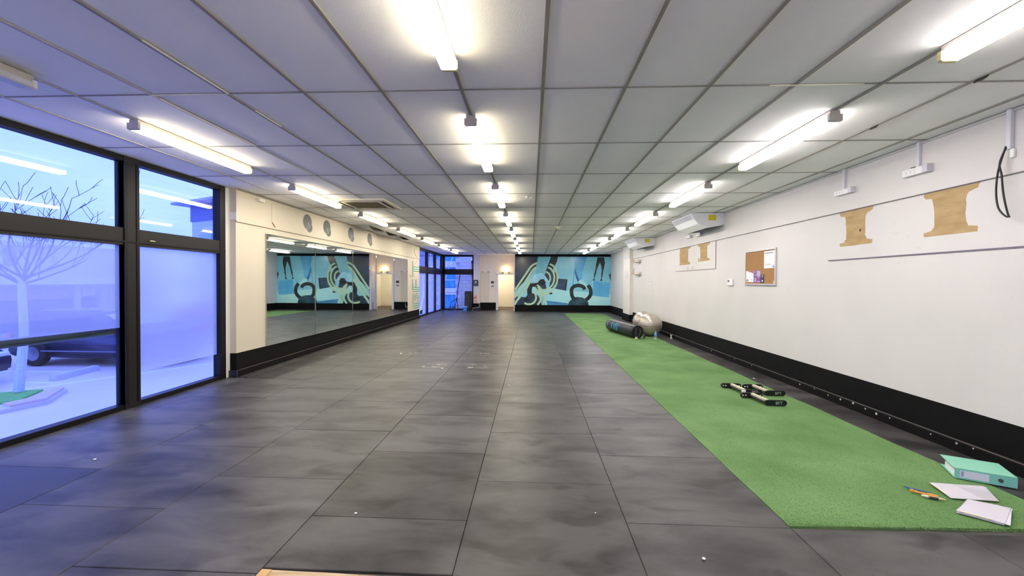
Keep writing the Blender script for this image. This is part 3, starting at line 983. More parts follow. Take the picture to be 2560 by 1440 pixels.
# ================================================================== RIGHT WALL THINGS
PAT = [
    ('nearest large brown bare patch shaped like a letter I on the right wall', 3.775, 4.286, 2.397, 1.97, 0),
    ('second large brown bare patch shaped like a letter I with a dark smudge', 4.888, 5.398, 2.397, 1.97, 1),
    ('brown bare patch nearer the corner of the far wall panel outline', 9.17, 9.82, 2.397, 2.00, 2),
    ('farthest brown bare patch, narrow with a straight left side', 10.27, 11.0, 2.397, 1.96, 3)]
rp_ = random.Random(11)
for lab, ya, yb, zt, zb, k in PAT:
    w, h = yb - ya, zt - zb
    if k == 3:
        out = [(0, 0), (.82, 0), (.98, .04), (.98, 0), (1.0, 0), (1.0, 0)]
        out = [(1.0, 0), (.985, .4), (1.0, .72), (.97, 1), (.0, 1), (.02, .92), (.20, .88), (.20, .18), (.06, .12), (.0, .06), (.03, 0)]
    else:
        out = [(.02, 0), (.98, 0), (1.0, .09), (.86, .11), (.79, .2), (.78, .45), (.80, .72), (.84, .86), (.96, .87), (1.0, .95), (.99, 1), (.0, 1), (.03, .90), (.16, .86), (.21, .8), (.225, .5), (.22, .25), (.17, .14), (.02, .115)]
    pts = []
    m_ = len(out)
    for i in range(m_):
        a, b = out[i], out[(i + 1) % m_]
        for s in range(3):
            t = s / 3
            u = a[0] + (b[0] - a[0]) * t + rp_.uniform(-.010, .010)
            v = a[1] + (b[1] - a[1]) * t + rp_.uniform(-.006, .006)
            pts.append((ya + u * w, min(zb + v * h, zt)))
    o = thing('bare_patch', (XR, (ya + yb) / 2, zb), lab, 'wall patch', 'bare brown patches on the right wall')
    obj('paper_face', prism(pts, onR(XR), -.002, .0012), KRAFT, o)
    if k == 1:
        obj('smudge', prism(circ(ya + w * .36, zb + h * .40, .014, .018, 10), onR(XR), .0012, .0016), M('smudge_brown', (92, 70, 44), .8), o)
        obj('ring_stain', ribbon(circ(ya + w * .40, zb + h * .17, .03, .03, 16), .008, onR(XR), .0012, .0015, closed=True), M('stain_brown', (172, 140, 92), .8), o)
    if k == 2:
        obj('smudge', prism(circ(ya + w * .93, zb + h * .17, .02, .02, 10), onR(XR), .0012, .0016), M('smudge_brown', (92, 70, 44), .8), o)
# faint filler marks on the wall
FIL = M('filler_grey', (212, 208, 205), .7)
for i, (y, z, a, b) in enumerate(((4.62, 2.16, .02, .018), (4.60, 2.05, .05, .022), (4.67, 2.00, .014, .03), (4.45, 1.99, .012, .03), (4.95, 1.90, .10, .03), (4.33, 1.87, .03, .012), (4.55, 1.73, .02, .012), (4.48, 1.73, .014, .014), (4.85, 1.74, .04, .018), (9.98, 2.2, .06, .06), (9.9, 1.98, .03, .03), (10.05, 2.06, .03, .03), (6.40, 1.42, .02, .06))):
    obj('filler_mark', prism(circ(y, z, a, b, 14), onR(XR), -.001, .0006), FIL, wr)
for y in (10.12, 10.42):
    o = obj('bracket_mark', ribbon([(y - .04, 1.905), (y - .04, 1.845), (y + .04, 1.845), (y + .04, 1.90)], .008, onR(XR), 0, .002), M('mark_dark', (120, 114, 108), .6), wr)

def outlet(y0, y1, z0, z1, yc, label, plug):
    o = thing('power_outlet', (XR - .012, (y0 + y1) / 2, z0), label, 'power outlet', 'white power outlets with conduits on the right wall')
    xw = XR - .012
    obj('housing', box(xw - .045, xw, y0, y1, z0, z1, bev=.004), PLASTIC, o)
    obj('end_block', box(xw - .058, xw, y0 - .005, y0 + .05, z0 - .004, z1 + .006, bev=.004), M('plastic_grey', (206, 204, 212), .4), o)
    obj('conduit', box(xw - .028, xw, yc - .016, yc + .016, z1 - .01, H, bev=.003), M('conduit_white', (216, 216, 226), .4), o)
    for k in range(2):
        bm = bmesh.new()
        for dz in (-.008, .008):
            box(xw - .0458, xw - .044, y1 - .05 - k * .05, y1 - .045 - k * .05, (z0 + z1) / 2 + dz - .004, (z0 + z1) / 2 + dz + .004, bm=bm)
        obj('socket_slots', bm, M('slot_dark', (90, 86, 84), .6), o)
    obj('seam', box(xw - .0455, xw - .044, (y0 + y1) / 2 - .001, (y0 + y1) / 2 + .001, z0 + .005, z1 - .005), GROOVE, o)
    if plug:
        obj('switch_rocker', box(xw - .04, xw - .02, y1 - .13, y1 - .09, z1, z1 + .014, bev=.003), M('rocker_grey', (110, 108, 106), .5), o)
outlet(4.19, 4.47, 2.605, 2.675, 4.318, 'white double power outlet on a ceiling conduit, above the nearest bare patch', True)
outlet(5.14, 5.43, 2.610, 2.670, 5.30, 'white double power outlet on a ceiling conduit, left of the other large one', False)
outlet(10.15, 10.45, 2.60, 2.66, 10.30, 'tiny white outlet under the nearer wall air conditioner, left one', False)
outlet(9.55, 9.80, 2.58, 2.65, 9.68, 'tiny white outlet under the nearer wall air conditioner, right one', False)
cdt = thing('cable_drop', (XR - .012, 3.53, 2.05), 'white ceiling conduit with two loose black cables hanging at the right edge', 'cable')
xw = XR - .012
obj('conduit', box(xw - .032, xw, 3.515, 3.55, 2.60, H, bev=.004), M('conduit_white', (216, 216, 226), .4), cdt)
obj('socket_tab', box(xw - .02, xw, 3.50, 3.53, 2.53, 2.60, bev=.003), PLASTIC, cdt)
obj('black_cable', tube(smoothpath([(xw - .03, 3.545, 2.63), (xw - .05, 3.56, 2.52), (xw - .05, 3.585, 2.40), (xw - .05, 3.59, 2.25), (xw - .05, 3.57, 2.13), (xw - .05, 3.52, 2.06), (xw - .05, 3.49, 2.05)]), .0065, 8), BLACKR, cdt)
obj('black_cable', tube(smoothpath([(xw - .035, 3.54, 2.62), (xw - .05, 3.57, 2.50), (xw - .06, 3.545, 2.40), (xw - .06, 3.53, 2.25), (xw - .055, 3.51, 2.12), (xw - .05, 3.495, 2.05)]), .0065, 8), BLACKR, cdt)

# under-ceiling air conditioners
def aircon(y0, y1, label):
    a = thing('wall_aircon', (XR, y0, 2.6), label, 'air conditioner', 'white ceiling mounted air conditioners')
    XA = XR - .014
    prof = [(XA, H - .006), (3.24, H - .006), (3.225, H - .02), (3.30, 2.79), (3.38, 2.70), (3.56, 2.625), (XA, 2.68)]
    obj('casing', prism(prof, lambda u, v, t: (u, t, v), y0 + .012, y1 - .012), M('aircon_white', (246, 246, 250), .4), a)
    endp = [(XA, H - .006), (3.245, H - .006), (3.23, H - .02), (3.325, 2.80), (3.40, 2.71), (3.57, 2.638), (XA, 2.69)]
    for s0, s1 in ((y0, y0 + .012), (y1 - .012, y1)):
        obj('end_panel', prism(endp, lambda u, v, t: (u, t, v), s0, s1), M('aircon_end', (232, 232, 238), .45), a)
    # louvre on the slanting front, and a grey panel painting the underside's shade
    bm = bmesh.new()
    vs = [(3.228, y0 + .06, H - .03), (3.228, y1 - .06, H - .03), (3.287, y1 - .06, 2.805), (3.287, y0 + .06, 2.805)]
    f = bm.faces.new([bm.verts.new((x - .004, y, z)) for x, y, z in vs])
    bmesh.ops.solidify(bm, geom=[f], thickness=.006)
    obj('louvre', bm, M('louvre_white', (240, 240, 246), .3), a)
    bm = bmesh.new()
    vs = [(3.60, y0 + .08, 2.620), (3.60, y1 - .08, 2.620), (3.86, y1 - .08, 2.664), (3.86, y0 + .08, 2.664)]
    f = bm.faces.new([bm.verts.new(v) for v in vs])
    bmesh.ops.solidify(bm, geom=[f], thickness=.006)
    obj('shaded_intake', bm, M('underside_shade_grey', (150, 150, 162), .6), a)
    obj('yellow_label', box(3.575, 3.725, y0 - .0015, y0, 2.77, 2.88), M('label_yellow', (226, 206, 40), .5, var=.15, scale=30), a)
    obj('back_gap', box(XA - .002, XR - .012, y0 + .01, y1, 2.68, H - .006), M('gap_dark', (70, 62, 60), .7), a)
aircon(8.50, 9.65, 'larger looking white air conditioner with yellow label, nearer on the right wall')
aircon(13.15, 14.40, 'smaller looking white air conditioner with yellow label, beside the pilaster')

# cork board
ck = thing('cork_board', (XR, 7.18, 1.465), 'cork notice board with aluminium frame on the right wall', 'notice board')
y0, y1, z0, z1 = 6.715, 7.655, 1.468, 2.080
obj('cork', box(XR - .012, XR, y0 + .02, y1 - .02, z0 + .02, z1 - .02), M('cork', (172, 130, 84), .85, rgb2=(156, 114, 70), scale=60, bump=.2), ck)
AL = M('frame_aluminium', (206, 202, 198), .35, .6)
for q in ((y0, y1, z0, z0 + .028), (y0, y1, z1 - .028, z1), (y0, y0 + .028, z0 + .028, z1 - .028), (y1 - .028, y1, z0 + .028, z1 - .028)):
    obj('frame_bar', box(XR - .024, XR, *q, bev=.003), AL, ck)
XP = XR - .012
def paper(name, label, ya, yb, za, zb, mat, cat):
    o = thing(name, (XP, (ya + yb) / 2, za), label, cat, 'papers pinned to the cork board')
    obj('sheet', box(XP - .002, XP - .0002, ya, yb, za, zb), mat, o)
    return o
PW = M('paper_white', (240, 239, 244), .6)
INK = M('ink_grey', (140, 138, 142), .6)
XQ = XP - .002
p = paper('notice_sheet', 'white notice sheet at the upper right of the cork board', 6.762, 7.055, 1.752, 2.035, PW, 'notice')
obj('heading', box(XQ - .0006, XQ, 6.80, 7.04, 1.998, 2.008), M('ink_black', (50, 50, 56), .6), p)
obj('outline', ribbon([(6.86, 1.83), (6.86, 1.965), (7.00, 1.965), (7.00, 1.83)], .003, onR(XQ), 0, .0006, closed=True), INK, p)
obj('sketch_line', ribbon(smoothpath([(6.80, 1.99), (6.83, 1.975), (6.86, 1.985), (6.89, 1.965)]), .003, onR(XQ), 0, .0006), INK, p)
obj('sketch_line', ribbon(smoothpath([(7.03, 1.80), (7.0, 1.82), (6.98, 1.80), (7.02, 1.785)]), .004, onR(XQ), 0, .0006), INK, p)
obj('caption', box(XQ - .0006, XQ, 6.87, 6.97, 1.805, 1.814), INK, p)
obj('blue_mark', box(XQ - .0006, XQ, 6.768, 6.81, 1.762, 1.79), M('ink_blue', (110, 120, 186), .6), p)
p = paper('flyer', 'white flyer with red brown corners at the lower left of the board', 7.375, 7.622, 1.525, 1.722, PW, 'flyer')
obj('red_corner', prism([(7.378, 1.720), (7.575, 1.720), (7.50, 1.70), (7.44, 1.695), (7.378, 1.675)], onR(XQ), 0, .0006), M('print_red', (176, 96, 88), .6), p)
obj('house_print', prism([(7.53, 1.538), (7.62, 1.538), (7.61, 1.56), (7.59, 1.57), (7.58, 1.59), (7.565, 1.57), (7.54, 1.558)], onR(XQ), 0, .0006), M('print_rust', (190, 120, 92), .6), p)
obj('caption', box(XQ - .0006, XQ, 7.40, 7.46, 1.56, 1.568), INK, p)
p = paper('leaflet', 'purple printed leaflet in the middle of the board bottom', 7.155, 7.37, 1.515, 1.722, M('print_purple', (136, 72, 150), .5), 'leaflet')
obj('photo', box(XQ - .0006, XQ, 7.16, 7.27, 1.62, 1.718), M('photo_grey', (190, 180, 206), .5, var=.4, scale=25), p)
obj('photo', box(XQ - .0006, XQ, 7.28, 7.345, 1.528, 1.60), M('photo_blue', (160, 178, 206), .5, var=.4, scale=25), p)
for k, (a, b, c, d_) in enumerate(((7.30, 7.345, 1.695, 1.706), (7.20, 7.235, 1.60, 1.61), (7.18, 7.25, 1.53, 1.54), (7.29, 7.35, 1.65, 1.655), (7.29, 7.35, 1.635, 1.64))):
    obj('text_line', box(XQ - .0006, XQ, a, b, c, d_), M('print_pale', (228, 214, 236), .5), p)
p = paper('black_card', 'small black card beside the purple leaflet on the board', 7.045, 7.15, 1.508, 1.652, M('card_black', (38, 36, 40), .45), 'card')
obj('picture', box(XQ - .0006, XQ, 7.08, 7.12, 1.53, 1.56), M('card_white', (220, 218, 220), .5), p)
obj('picture', box(XQ - .0006, XQ, 7.08, 7.12, 1.60, 1.625), M('card_grey', (150, 148, 150), .5), p)
obj('title', box(XQ - .0006, XQ, 7.07, 7.125, 1.632, 1.640), M('card_white', (220, 218, 220), .5), p)
pk = thing('clear_pocket', (XP, 6.775, 1.50), 'little clear plastic pocket in the lower right corner of the board', 'pocket')
obj('pocket', box(XP - .006, XP, 6.745, 6.79, 1.497, 1.545, bev=.002), M('pocket_clear', (214, 190, 160), .2), pk)

def plate_box(name, label, cat, y, z, w, h, d, scr):
    o = thing(name, (XR, y, z), label, cat)
    obj('body', box(XR - d, XR, y - w / 2, y + w / 2, z, z + h, bev=.006), PLASTIC, o)
    if scr:
        obj('screen', box(XR - d - .001, XR - d + .001, y + w * .05, y + w * .40, z + h * .52, z + h * .85), M('screen_mauve', (130, 104, 116), .3), o)
    return o
o = plate_box('thermostat', 'white thermostat with small dark screen left of the cork board', 'thermostat', 8.21, 1.458, .20, .125, .028, True)
plate_box('wall_remote', 'small white air conditioner remote on the wall above the silver balls', 'remote', 13.55, 1.43, .12, .14, .02, True)

# timber battens near the pilaster
for lab, z in (('upper of two short timber blocks by the pilaster', 2.25), ('lower of two short timber blocks by the pilaster', 1.80)):
    o = thing('timber_block', (XR, 15.2, z), lab, 'timber block')
    obj('raw_end', box(XR - .10, XR, 15.30, 15.55, z, z + .085, bev=.004), TIMBER, o)
    obj('painted_end', box(XR - .10, XR, 14.75, 15.30, z, z + .085, bev=.004), M('painted_timber', (212, 206, 196), .6), o)
    obj('bracket', box(XR - .06, XR, 14.85, 15.15, z - .05, z, bev=.004), M('bracket_grey', (188, 180, 172), .6), o)
o = thing('loose_wires', (XR, 15.6, 1.3), 'thin loose grey wires dangling from the lower timber block', 'wire')
obj('wire', tube(smoothpath([(XR - .05, 15.55, 2.02), (XR - .08, 15.52, 1.93), (XR - .06, 15.6, 1.88), (XR - .10, 15.72, 1.84)]), .010, 6), M('wire_dark', (120, 116, 116), .6), o)
obj('wire', tube(smoothpath([(XR - .08, 15.6, 1.82), (XR - .05, 15.62, 1.6), (XR - .04, 15.58, 1.3), (XR - .04, 15.60, 1.1)]), .008, 6), PLASTIC, o)
o = thing('switch_plate', (3.77, 16.3, 1.75), 'white blank switch plate on the pilaster face', 'switch')
obj('plate', box(3.758, 3.77, 16.22, 16.48, 1.68, 1.95, bev=.003), M('plate_grey', (214, 210, 204), .5), o)
obj('rocker', box(3.753, 3.758, 16.30, 16.34, 1.78, 1.84), PLASTIC, o)
o = thing('cable_spool', (3.78, 11.25, 0), 'small cream spool shaped bracket standing by the black skirting', 'bracket')
obj('spool', lathe([(.030, 0), (.032, .012), (.018, .03), (.016, .07), (.030, .088), (.030, .10)], 14, c=(3.79, 11.25, .0015)), M('spool_cream', (222, 214, 194), .5), o)

# ================================================================== MURAL
mu = thing('wall_mural', (1.6, YF, .335), 'large glossy blue gym photo mural with kettlebells on the far wall', 'mural')
def MP(x, y):
    return ((x - 205) / 1813 * (XR2 - XS) + XS, 2.80 - (y - 242) / 903 * (2.80 - .335))
fnM = onF(YF - .001)
layer = [0]
def mpoly(name, pts, mat, smooth=False):
    layer[0] += 1
    if smooth:
        pts = [(p.x, p.y) for p in smoothpath([Vector(p) for p in pts] + [Vector(pts[0])], 4)[:-1]]
    q = [MP(max(205, min(2018, x)), max(242, min(1145, y))) for x, y in pts]
    t = .001 + layer[0] * .00035
    return obj(name, prism(q, fnM, t - .0003, t), mat, mu)
def mline(name, pts, w, mat):
    layer[0] += 1
    t = .001 + layer[0] * .00035
    q = [Vector(MP(max(205, min(2018, p[0])), max(242, min(1145, p[1])))) for p in smoothpath([Vector(p) for p in pts], 5)]
    return obj(name, ribbon(q, w * (XR2 - XS) / 1813, fnM, t - .0003, t), mat, mu)
def G(name, rgb, rgb2=None, scale=1.2, rough=.22):
    k = lambda c: tuple(min(250, v * 1.10 + 3) for v in c)
    return M('print_' + name, k(rgb), rough, rgb2=k(rgb2) if rgb2 else None, scale=scale)
CY = G('cyan', (138, 204, 222), (112, 180, 204), .9)
mpoly('print_sheet', [(205, 242), (2018, 242), (2018, 1145), (205, 1145)], CY)
mpoly('dark_corner_print', [(205, 242), (650, 242), (600, 460), (470, 640), (330, 760), (205, 900)], G('navy', (36, 62, 84), (22, 36, 50), 1.5))
mpoly('light_patch_print', [(205, 900), (330, 760), (470, 660), (520, 740), (450, 860), (430, 960), (380, 1000), (205, 990)], G('pale_cyan', (150, 210, 220), (120, 190, 206), 2))
mpoly('dark_floor_print', [(205, 990), (400, 1000), (430, 1060), (330, 1145), (205, 1145)], G('deep_blue', (36, 70, 100), (22, 44, 66), 3))
mpoly('forearm_print', [(645, 242), (890, 242), (800, 500), (760, 600), (620, 640), (590, 520), (610, 420)], G('arm_cyan', (122, 192, 206), (96, 166, 190), 2))
mpoly('dark_strap_print', [(890, 242), (1022, 242), (1005, 330), (940, 450), (905, 560), (850, 640), (800, 660), (790, 520), (840, 380)], G('strap', (24, 38, 56), (16, 22, 34), 3))
mpoly('shadow_print', [(780, 560), (900, 500), (1010, 560), (1000, 720), (900, 850), (620, 860), (600, 780), (700, 700)], G('slate', (44, 72, 92), (28, 44, 60), 3))
mpoly('white_bench_print', [(540, 790), (640, 860), (900, 830), (1270, 880), (1660, 900), (2018, 940), (2018, 1145), (780, 1145), (780, 1000), (540, 930)], G('bench', (172, 226, 236), (148, 210, 226), 1))
mpoly('dark_case_print', [(1010, 648), (1205, 662), (1165, 872), (930, 832), (990, 740)], G('case', (52, 88, 118), (20, 34, 54), 2.2))
mpoly('case_edge_print', [(1185, 660), (1207, 662), (1180, 880), (1158, 870)], G('edge', (16, 26, 66)))
mpoly('hand_print', [(520, 690), (560, 600), (640, 555), (740, 560), (840, 680), (870, 760), (820, 860), (780, 730), (700, 680), (620, 740), (560, 760)], G('hand', (160, 214, 232), (120, 186, 222), 3), True)
mpoly('kettlebell_handle_print', [(445, 960), (440, 860), (500, 740), (560, 740), (640, 730), (690, 665), (760, 660), (800, 730), (730, 770), (660, 790), (600, 800), (540, 810), (525, 880), (540, 960)], G('iron', (26, 34, 42), (14, 18, 24), 3))
mpoly('kettlebell_print', [(330, 1145), (380, 1040), (450, 960), (560, 930), (640, 960), (690, 1040), (720, 1145)], G('iron2', (44, 74, 92), (18, 26, 34), 2.5), False)
mpoly('wedge_print', [(810, 1062), (1220, 1110), (1215, 1145), (830, 1145)], G('wedge', (90, 160, 206), (50, 110, 160), 2))
mpoly('sleeve_print', [(1320, 242), (1570, 242), (1530, 380), (1490, 520), (1475, 660), (1420, 680), (1370, 560), (1345, 420)], G('sleeve', (76, 150, 204), (96, 176, 220), 2))
mpoly('sleeve_fold_print', [(1345, 420), (1380, 560), (1430, 690), (1480, 790), (1430, 760), (1370, 650), (1340, 520)], G('fold', (40, 96, 150)))
mpoly('pole_print', [(1330, 460), (1350, 460), (1315, 860), (1290, 860)], G('pole', (90, 160, 196)))
mpoly('second_hand_print', [(1410, 700), (1470, 670), (1560, 740), (1600, 790), (1560, 840), (1500, 840), (1440, 770)], G('hand2', (156, 214, 230)), True)
mpoly('box_print', [(1670, 690), (2010, 722), (1990, 995), (1650, 965)], G('box', (98, 182, 222), (76, 158, 208), 1.4))
mpoly('box_side_print', [(1670, 690), (1700, 693), (1675, 968), (1650, 965)], G('box_side', (128, 204, 230)))
# ring handle of the big kettlebell
rg = [(1560 + 30, 770), (1640, 840), (1645, 940), (1600, 1010), (1520, 1060), (1400, 1060), (1310, 1000), (1285, 920), (1290, 840), (1340, 790), (1420, 775), (1500, 800), (1535, 850)]
mline('kettlebell_ring_print', rg, 68, G('iron3', (36, 46, 54), (20, 26, 32), 2))
mpoly('big_kettlebell_print', [(1215, 1145), (1245, 1075), (1310, 1015), (1380, 990), (1490, 1000), (1570, 1040), (1600, 1090), (1610, 1145)], G('iron4', (48, 84, 102), (22, 32, 40), 2))
mpoly('legs_print', [(1768, 252), (1890, 252), (1908, 350), (1893, 440), (1875, 520), (1870, 580), (1852, 640), (1862, 688), (1820, 690), (1840, 640), (1842, 560), (1850, 490), (1835, 400), (1815, 345), (1790, 400), (1760, 470), (1745, 540), (1728, 600), (1712, 640), (1722, 684), (1682, 682), (1702, 640), (1708, 560), (1730, 480), (1745, 370)], G('legs', (46, 54, 56), (30, 36, 38), 3))
mpoly('edge_figure_print', [(2018, 540), (1985, 580), (2000, 640), (2018, 690)], G('legs', (46, 54, 56)))
mpoly('shoe_print', [(845, 940), (900, 905), (925, 925), (915, 945)], G('shoe', (26, 40, 52)))
# looping pale green logo lines
LG = M('print_logo_green', (186, 222, 190), .3)
mline('logo_line_print', [(205, 870), (330, 690), (460, 500), (520, 420), (580, 380), (630, 362)], 36, LG)
mline('logo_line_print', [(205, 1010), (330, 830), (450, 640), (520, 530), (570, 470), (615, 440)], 36, LG)
mline('logo_line_print', [(205, 1120), (320, 960), (440, 790), (520, 670)], 36, LG)
mline('logo_line_print', [(870, 380), (940, 420), (1000, 520), (1015, 640), (1000, 740), (950, 830), (890, 890), (800, 930), (700, 930), (620, 880)], 34, LG)
mline('logo_line_print', [(835, 440), (900, 480), (950, 570), (955, 660), (930, 750), (870, 820), (790, 860), (700, 860), (640, 810)], 34, LG)
mline('logo_line_print', [(800, 520), (860, 570), (880, 650), (860, 720)], 30, LG)
mline('logo_line_print', [(630, 770), (700, 840), (750, 930), (770, 1020), (760, 1080), (735, 1145)], 36, LG)
mline('logo_line_print', [(600, 840), (670, 920), (700, 1000), (690, 1070), (640, 1145)], 36, LG)
mline('logo_line_print', [(570, 900), (605, 960), (610, 1030), (580, 1090), (520, 1128), (440, 1130), (390, 1110)], 36, LG)
mline('logo_line_print', [(205, 1145), (260, 1060), (310, 1000)], 30, LG)
# small white box on the mural corner
o = thing('corner_sensor', (XS, YF, 2.14), 'tiny white sensor on the left edge of the mural wall', 'sensor')
obj('body', box(XS - .03, XS, YF - .01, YF + .10, 2.08, 2.26, bev=.006), PLASTIC, o)

# ================================================================== FAR CORNER THINGS
o = thing('emergency_light', (-1.32, YD, 1.96), 'glowing warm emergency lamp with twin heads above the doorway', 'lamp')
obj('glow_globe', lathe([(.01, -.06), (.045, -.045), (.06, 0), (.045, .045), (.01, .06)], 16, c=(-1.33, YD - .09, 2.13)), emis_mat('warm_lamp', (1.0, .70, .34), 38.0), o, smooth=True)
obj('stem', box(-1.35, -1.31, YD - .09, YD, 2.05, 2.08), M('lamp_olive', (120, 116, 70), .5), o)
obj('housing', box(-1.36, -1.30, YD - .05, YD, 1.95, 2.07, bev=.005), PLASTIC, o)
for x in (-1.475, -1.19):
    obj('lamp_head', box(x - .055, x + .055, YD - .07, YD, 1.955, 2.04, bev=.008), M('lamp_olive', (120, 116, 70), .5), o)
    obj('lamp_lens', box(x - .035, x + .035, YD - .073, YD - .069, 1.97, 2.02), M('lens_yellow', (206, 196, 120), .4), o)
o = thing('towel_dispenser', (-2.90, YD - .16, 1.3), 'black paper towel dispenser on the white column', 'dispenser')
obj('body', box(-3.01, -2.78, YD - .34, YD - .16, 1.30, 1.60, bev=.03), M('dispenser_black', (40, 38, 44), .4), o)
obj('window', box(-2.95, -2.84, YD - .344, YD - .335, 1.44, 1.53, bev=.004), M('dispenser_pale', (196, 198, 206), .3), o)
obj('slot', box(-2.96, -2.83, YD - .344, YD - .335, 1.375, 1.392), M('dispenser_pale', (196, 198, 206), .3), o)
o = thing('keypad', (-2.03, YD, 1.25), 'dark keypad above a smaller reader beside the doorway', 'keypad')
obj('keypad', box(-2.12, -1.96, YD - .03, YD, 1.42, 1.535, bev=.006), M('keypad_dark', (62, 52, 54), .4), o)
obj('reader', box(-2.10, -1.98, YD - .025, YD, 1.245, 1.30, bev=.004), M('reader_dark', (76, 74, 74), .4), o)
obj('surround', box(-2.13, -1.95, YD - .01, YD, 1.22, 1.64, bev=.004), PLASTIC, o)
fs = thing('fire_notice', (-2.9, YD - .166, .4), 'red and white fire extinguisher notice low on the column', 'sign')
YS_ = YD - .16
obj('sheet', box(-3.03, -2.80, YS_ - .004, YS_ - .0005, .375, .80), M('notice_white', (238, 222, 222), .5), fs)
RED = M('notice_red', (206, 92, 80), .5)
bm = box(-2.925, -2.865, YS_ - .006, YS_ - .004, .60, .74)
box(-2.91, -2.88, YS_ - .006, YS_ - .004, .74, .80, bm=bm)
obj('extinguisher_symbol', bm, RED, fs)
obj('flame_symbol', prism([(-3.02, .60), (-2.955, .60), (-2.95, .66), (-2.975, .72), (-2.99, .67), (-3.01, .71)], onF(YS_ - .004), 0, .002), RED, fs)
for k in range(5):
    obj('text_line', box(-3.01, -2.82, YS_ - .0055, YS_ - .004, .40 + k * .034, .412 + k * .034), RED, fs)
# speaker tower, blue bin, speaker wedge
sp = thing('speaker_tower', (-3.28, 21.30, 0), 'tall black loudspeaker cabinet standing in front of the far window', 'loudspeaker')
obj('cabinet', box(-3.44, -3.10, 21.20, 21.58, 0, 1.0, bev=.01), M('speaker_black', (16, 16, 20), .5), sp)
obj('side_rail', box(-3.18, -3.09, 21.18, 21.22, .0, 1.0, bev=.004), BLACKR, sp)
for z in (.72, .46, .22):
    obj('grille_panel', box(-3.42, -3.21, 21.188, 21.202, z - .10, z + .10, bev=.004), M('speaker_grey', (58, 62, 76), .5), sp)
    obj('driver', cyl((-3.315, 21.19, z), (-3.315, 21.178, z), .07, seg=18), M('driver_dark', (30, 30, 36), .4), sp)
bb = thing('blue_bin', (-3.36, 20.95, 0), 'small bright blue bucket with pale lid in front of the speaker', 'bucket')
obj('bucket_body', lathe([(.095, 0), (.12, .20)], 20, c=(-3.37, 20.95, .001)), M('bin_blue', (70, 140, 230), .4), bb)
obj('lid', lathe([(.128, .20), (.132, .215), (.12, .235), (.03, .24)], 20, c=(-3.37, 20.95, .001)), M('bin_lid', (160, 200, 244), .4), bb)
wg = thing('floor_speaker', (-2.83, 21.25, 0), 'low black floor speaker with silver edge below the fire notice', 'loudspeaker')
obj('cabinet', prism([(-3.02, .012), (-2.66, .012), (-2.66, .18), (-2.98, .13)], onF(21.45), 0, .30), M('speaker_black', (16, 16, 20), .5), wg)
obj('silver_edge', tube([(-3.02, 21.14, .02), (-3.0, 21.14, .135), (-2.66, 21.14, .19)], .010, 6), M('silver_edge', (196, 200, 206), .4), wg)
obj('silver_edge', tube([(-2.66, 21.14, .36), (-2.66, 21.14, .19)], .010, 6), M('silver_edge', (196, 200, 206), .4), wg)
# flag stand
st = thing('flag_stand', (-4.05, 21.2, 0), 'black metal folding stand holding a tall curved pole before the far window', 'stand')
DK = M('stand_black', (20, 20, 32), .4)
ys = 21.30
obj('pole', tube(smoothpath([(-3.86, ys, .55), (-3.83, ys, .95), (-3.77, ys, 1.4), (-3.72, ys, 1.7), (-3.71, ys, 1.90)]), [.022] * 25, 8), DK, st)
obj('collar', cyl((-3.865, ys, .50), (-3.855, ys, .66), .032, seg=12), DK, st)
obj('leg', tube([(-3.87, ys, .60), (-4.16, ys + .05, .44), (-4.24, ys + .05, .10)], .017, 8), DK, st)
obj('leg', tube([(-3.86, ys, .52), (-3.99, ys - .05, .10)], .018, 8), DK, st)
obj('leg', tube([(-3.86, ys, .56), (-3.80, ys - .05, .26), (-3.81, ys - .05, .02)], .017, 8), DK, st)
obj('foot_bar', tube([(-4.30, ys - .03, .02), (-3.98, ys - .05, .09), (-3.79, ys - .05, .02)], .017, 8), DK, st)
obj('hub', box(-4.04, -3.94, ys - .09, ys - .01, .05, .13, bev=.01), DK, st)
obj('base_plate', box(-4.32, -4.02, ys - .10, ys + .04, .0, .018, bev=.004), DK, st)

# ================================================================== THINGS ON THE TURF
TZ = .008
# heavy bag lying down
hb = thing('heavy_bag', (2.72, 11.85, TZ), 'black cylindrical heavy bag with blue letters lying on the turf', 'punching bag')
ax0, ax1 = Vector((2.50, 13.02, .185)), Vector((2.86, 11.15, .185))
dv = (ax1 - ax0).normalized()
Rb = .178
prof_t = [(0.0, .15), (.02, .172), (.06, Rb), (.35, Rb + .004), (.62, Rb), (.86, Rb - .004), (.95, Rb - .012), (1.0, .145)]
L_b = (ax1 - ax0).length
pts = [ax0 + dv * (t * L_b) for t, r in prof_t]
bm = tube(pts, [r for t, r in prof_t], 32)
for v in bm.verts:
    if v.co.z < TZ + .004:
        v.co.z = TZ + .004
obj('bag_body', bm, BLACKV, hb, smooth=True)
side = dv.cross(Vector((0, 0, 1))).normalized()
if side.x > 0: side = -side
def on_bag(t, ang, r=Rb + .005):
    c = ax0 + dv * (t * L_b)
    return c + side * (math.cos(ang) * r) + Vector((0, 0, math.sin(ang) * r))
def bag_band(name, t0, t1, a0, a1, mat, n=12, r=Rb + .0055):
    bm = bmesh.new()
    A = [bm.verts.new(on_bag(t0, a0 + (a1 - a0) * k / n, r)) for k in range(n + 1)]
    B = [bm.verts.new(on_bag(t1, a0 + (a1 - a0) * k / n, r)) for k in range(n + 1)]
    for k in range(n):
        bm.faces.new((A[k], A[k + 1], B[k + 1], B[k]))
    bmesh.ops.solidify(bm, geom=bm.faces[:], thickness=.002)
    return obj(name, bm, mat, hb)
BL = M('bag_blue_print', (96, 196, 236), .5)
bag_band('white_band', .09, .108, -.1, 1.0, M('bag_white_print', (222, 222, 226), .5))
bag_band('blue_letter', .27, .305, -.25, .95, BL)
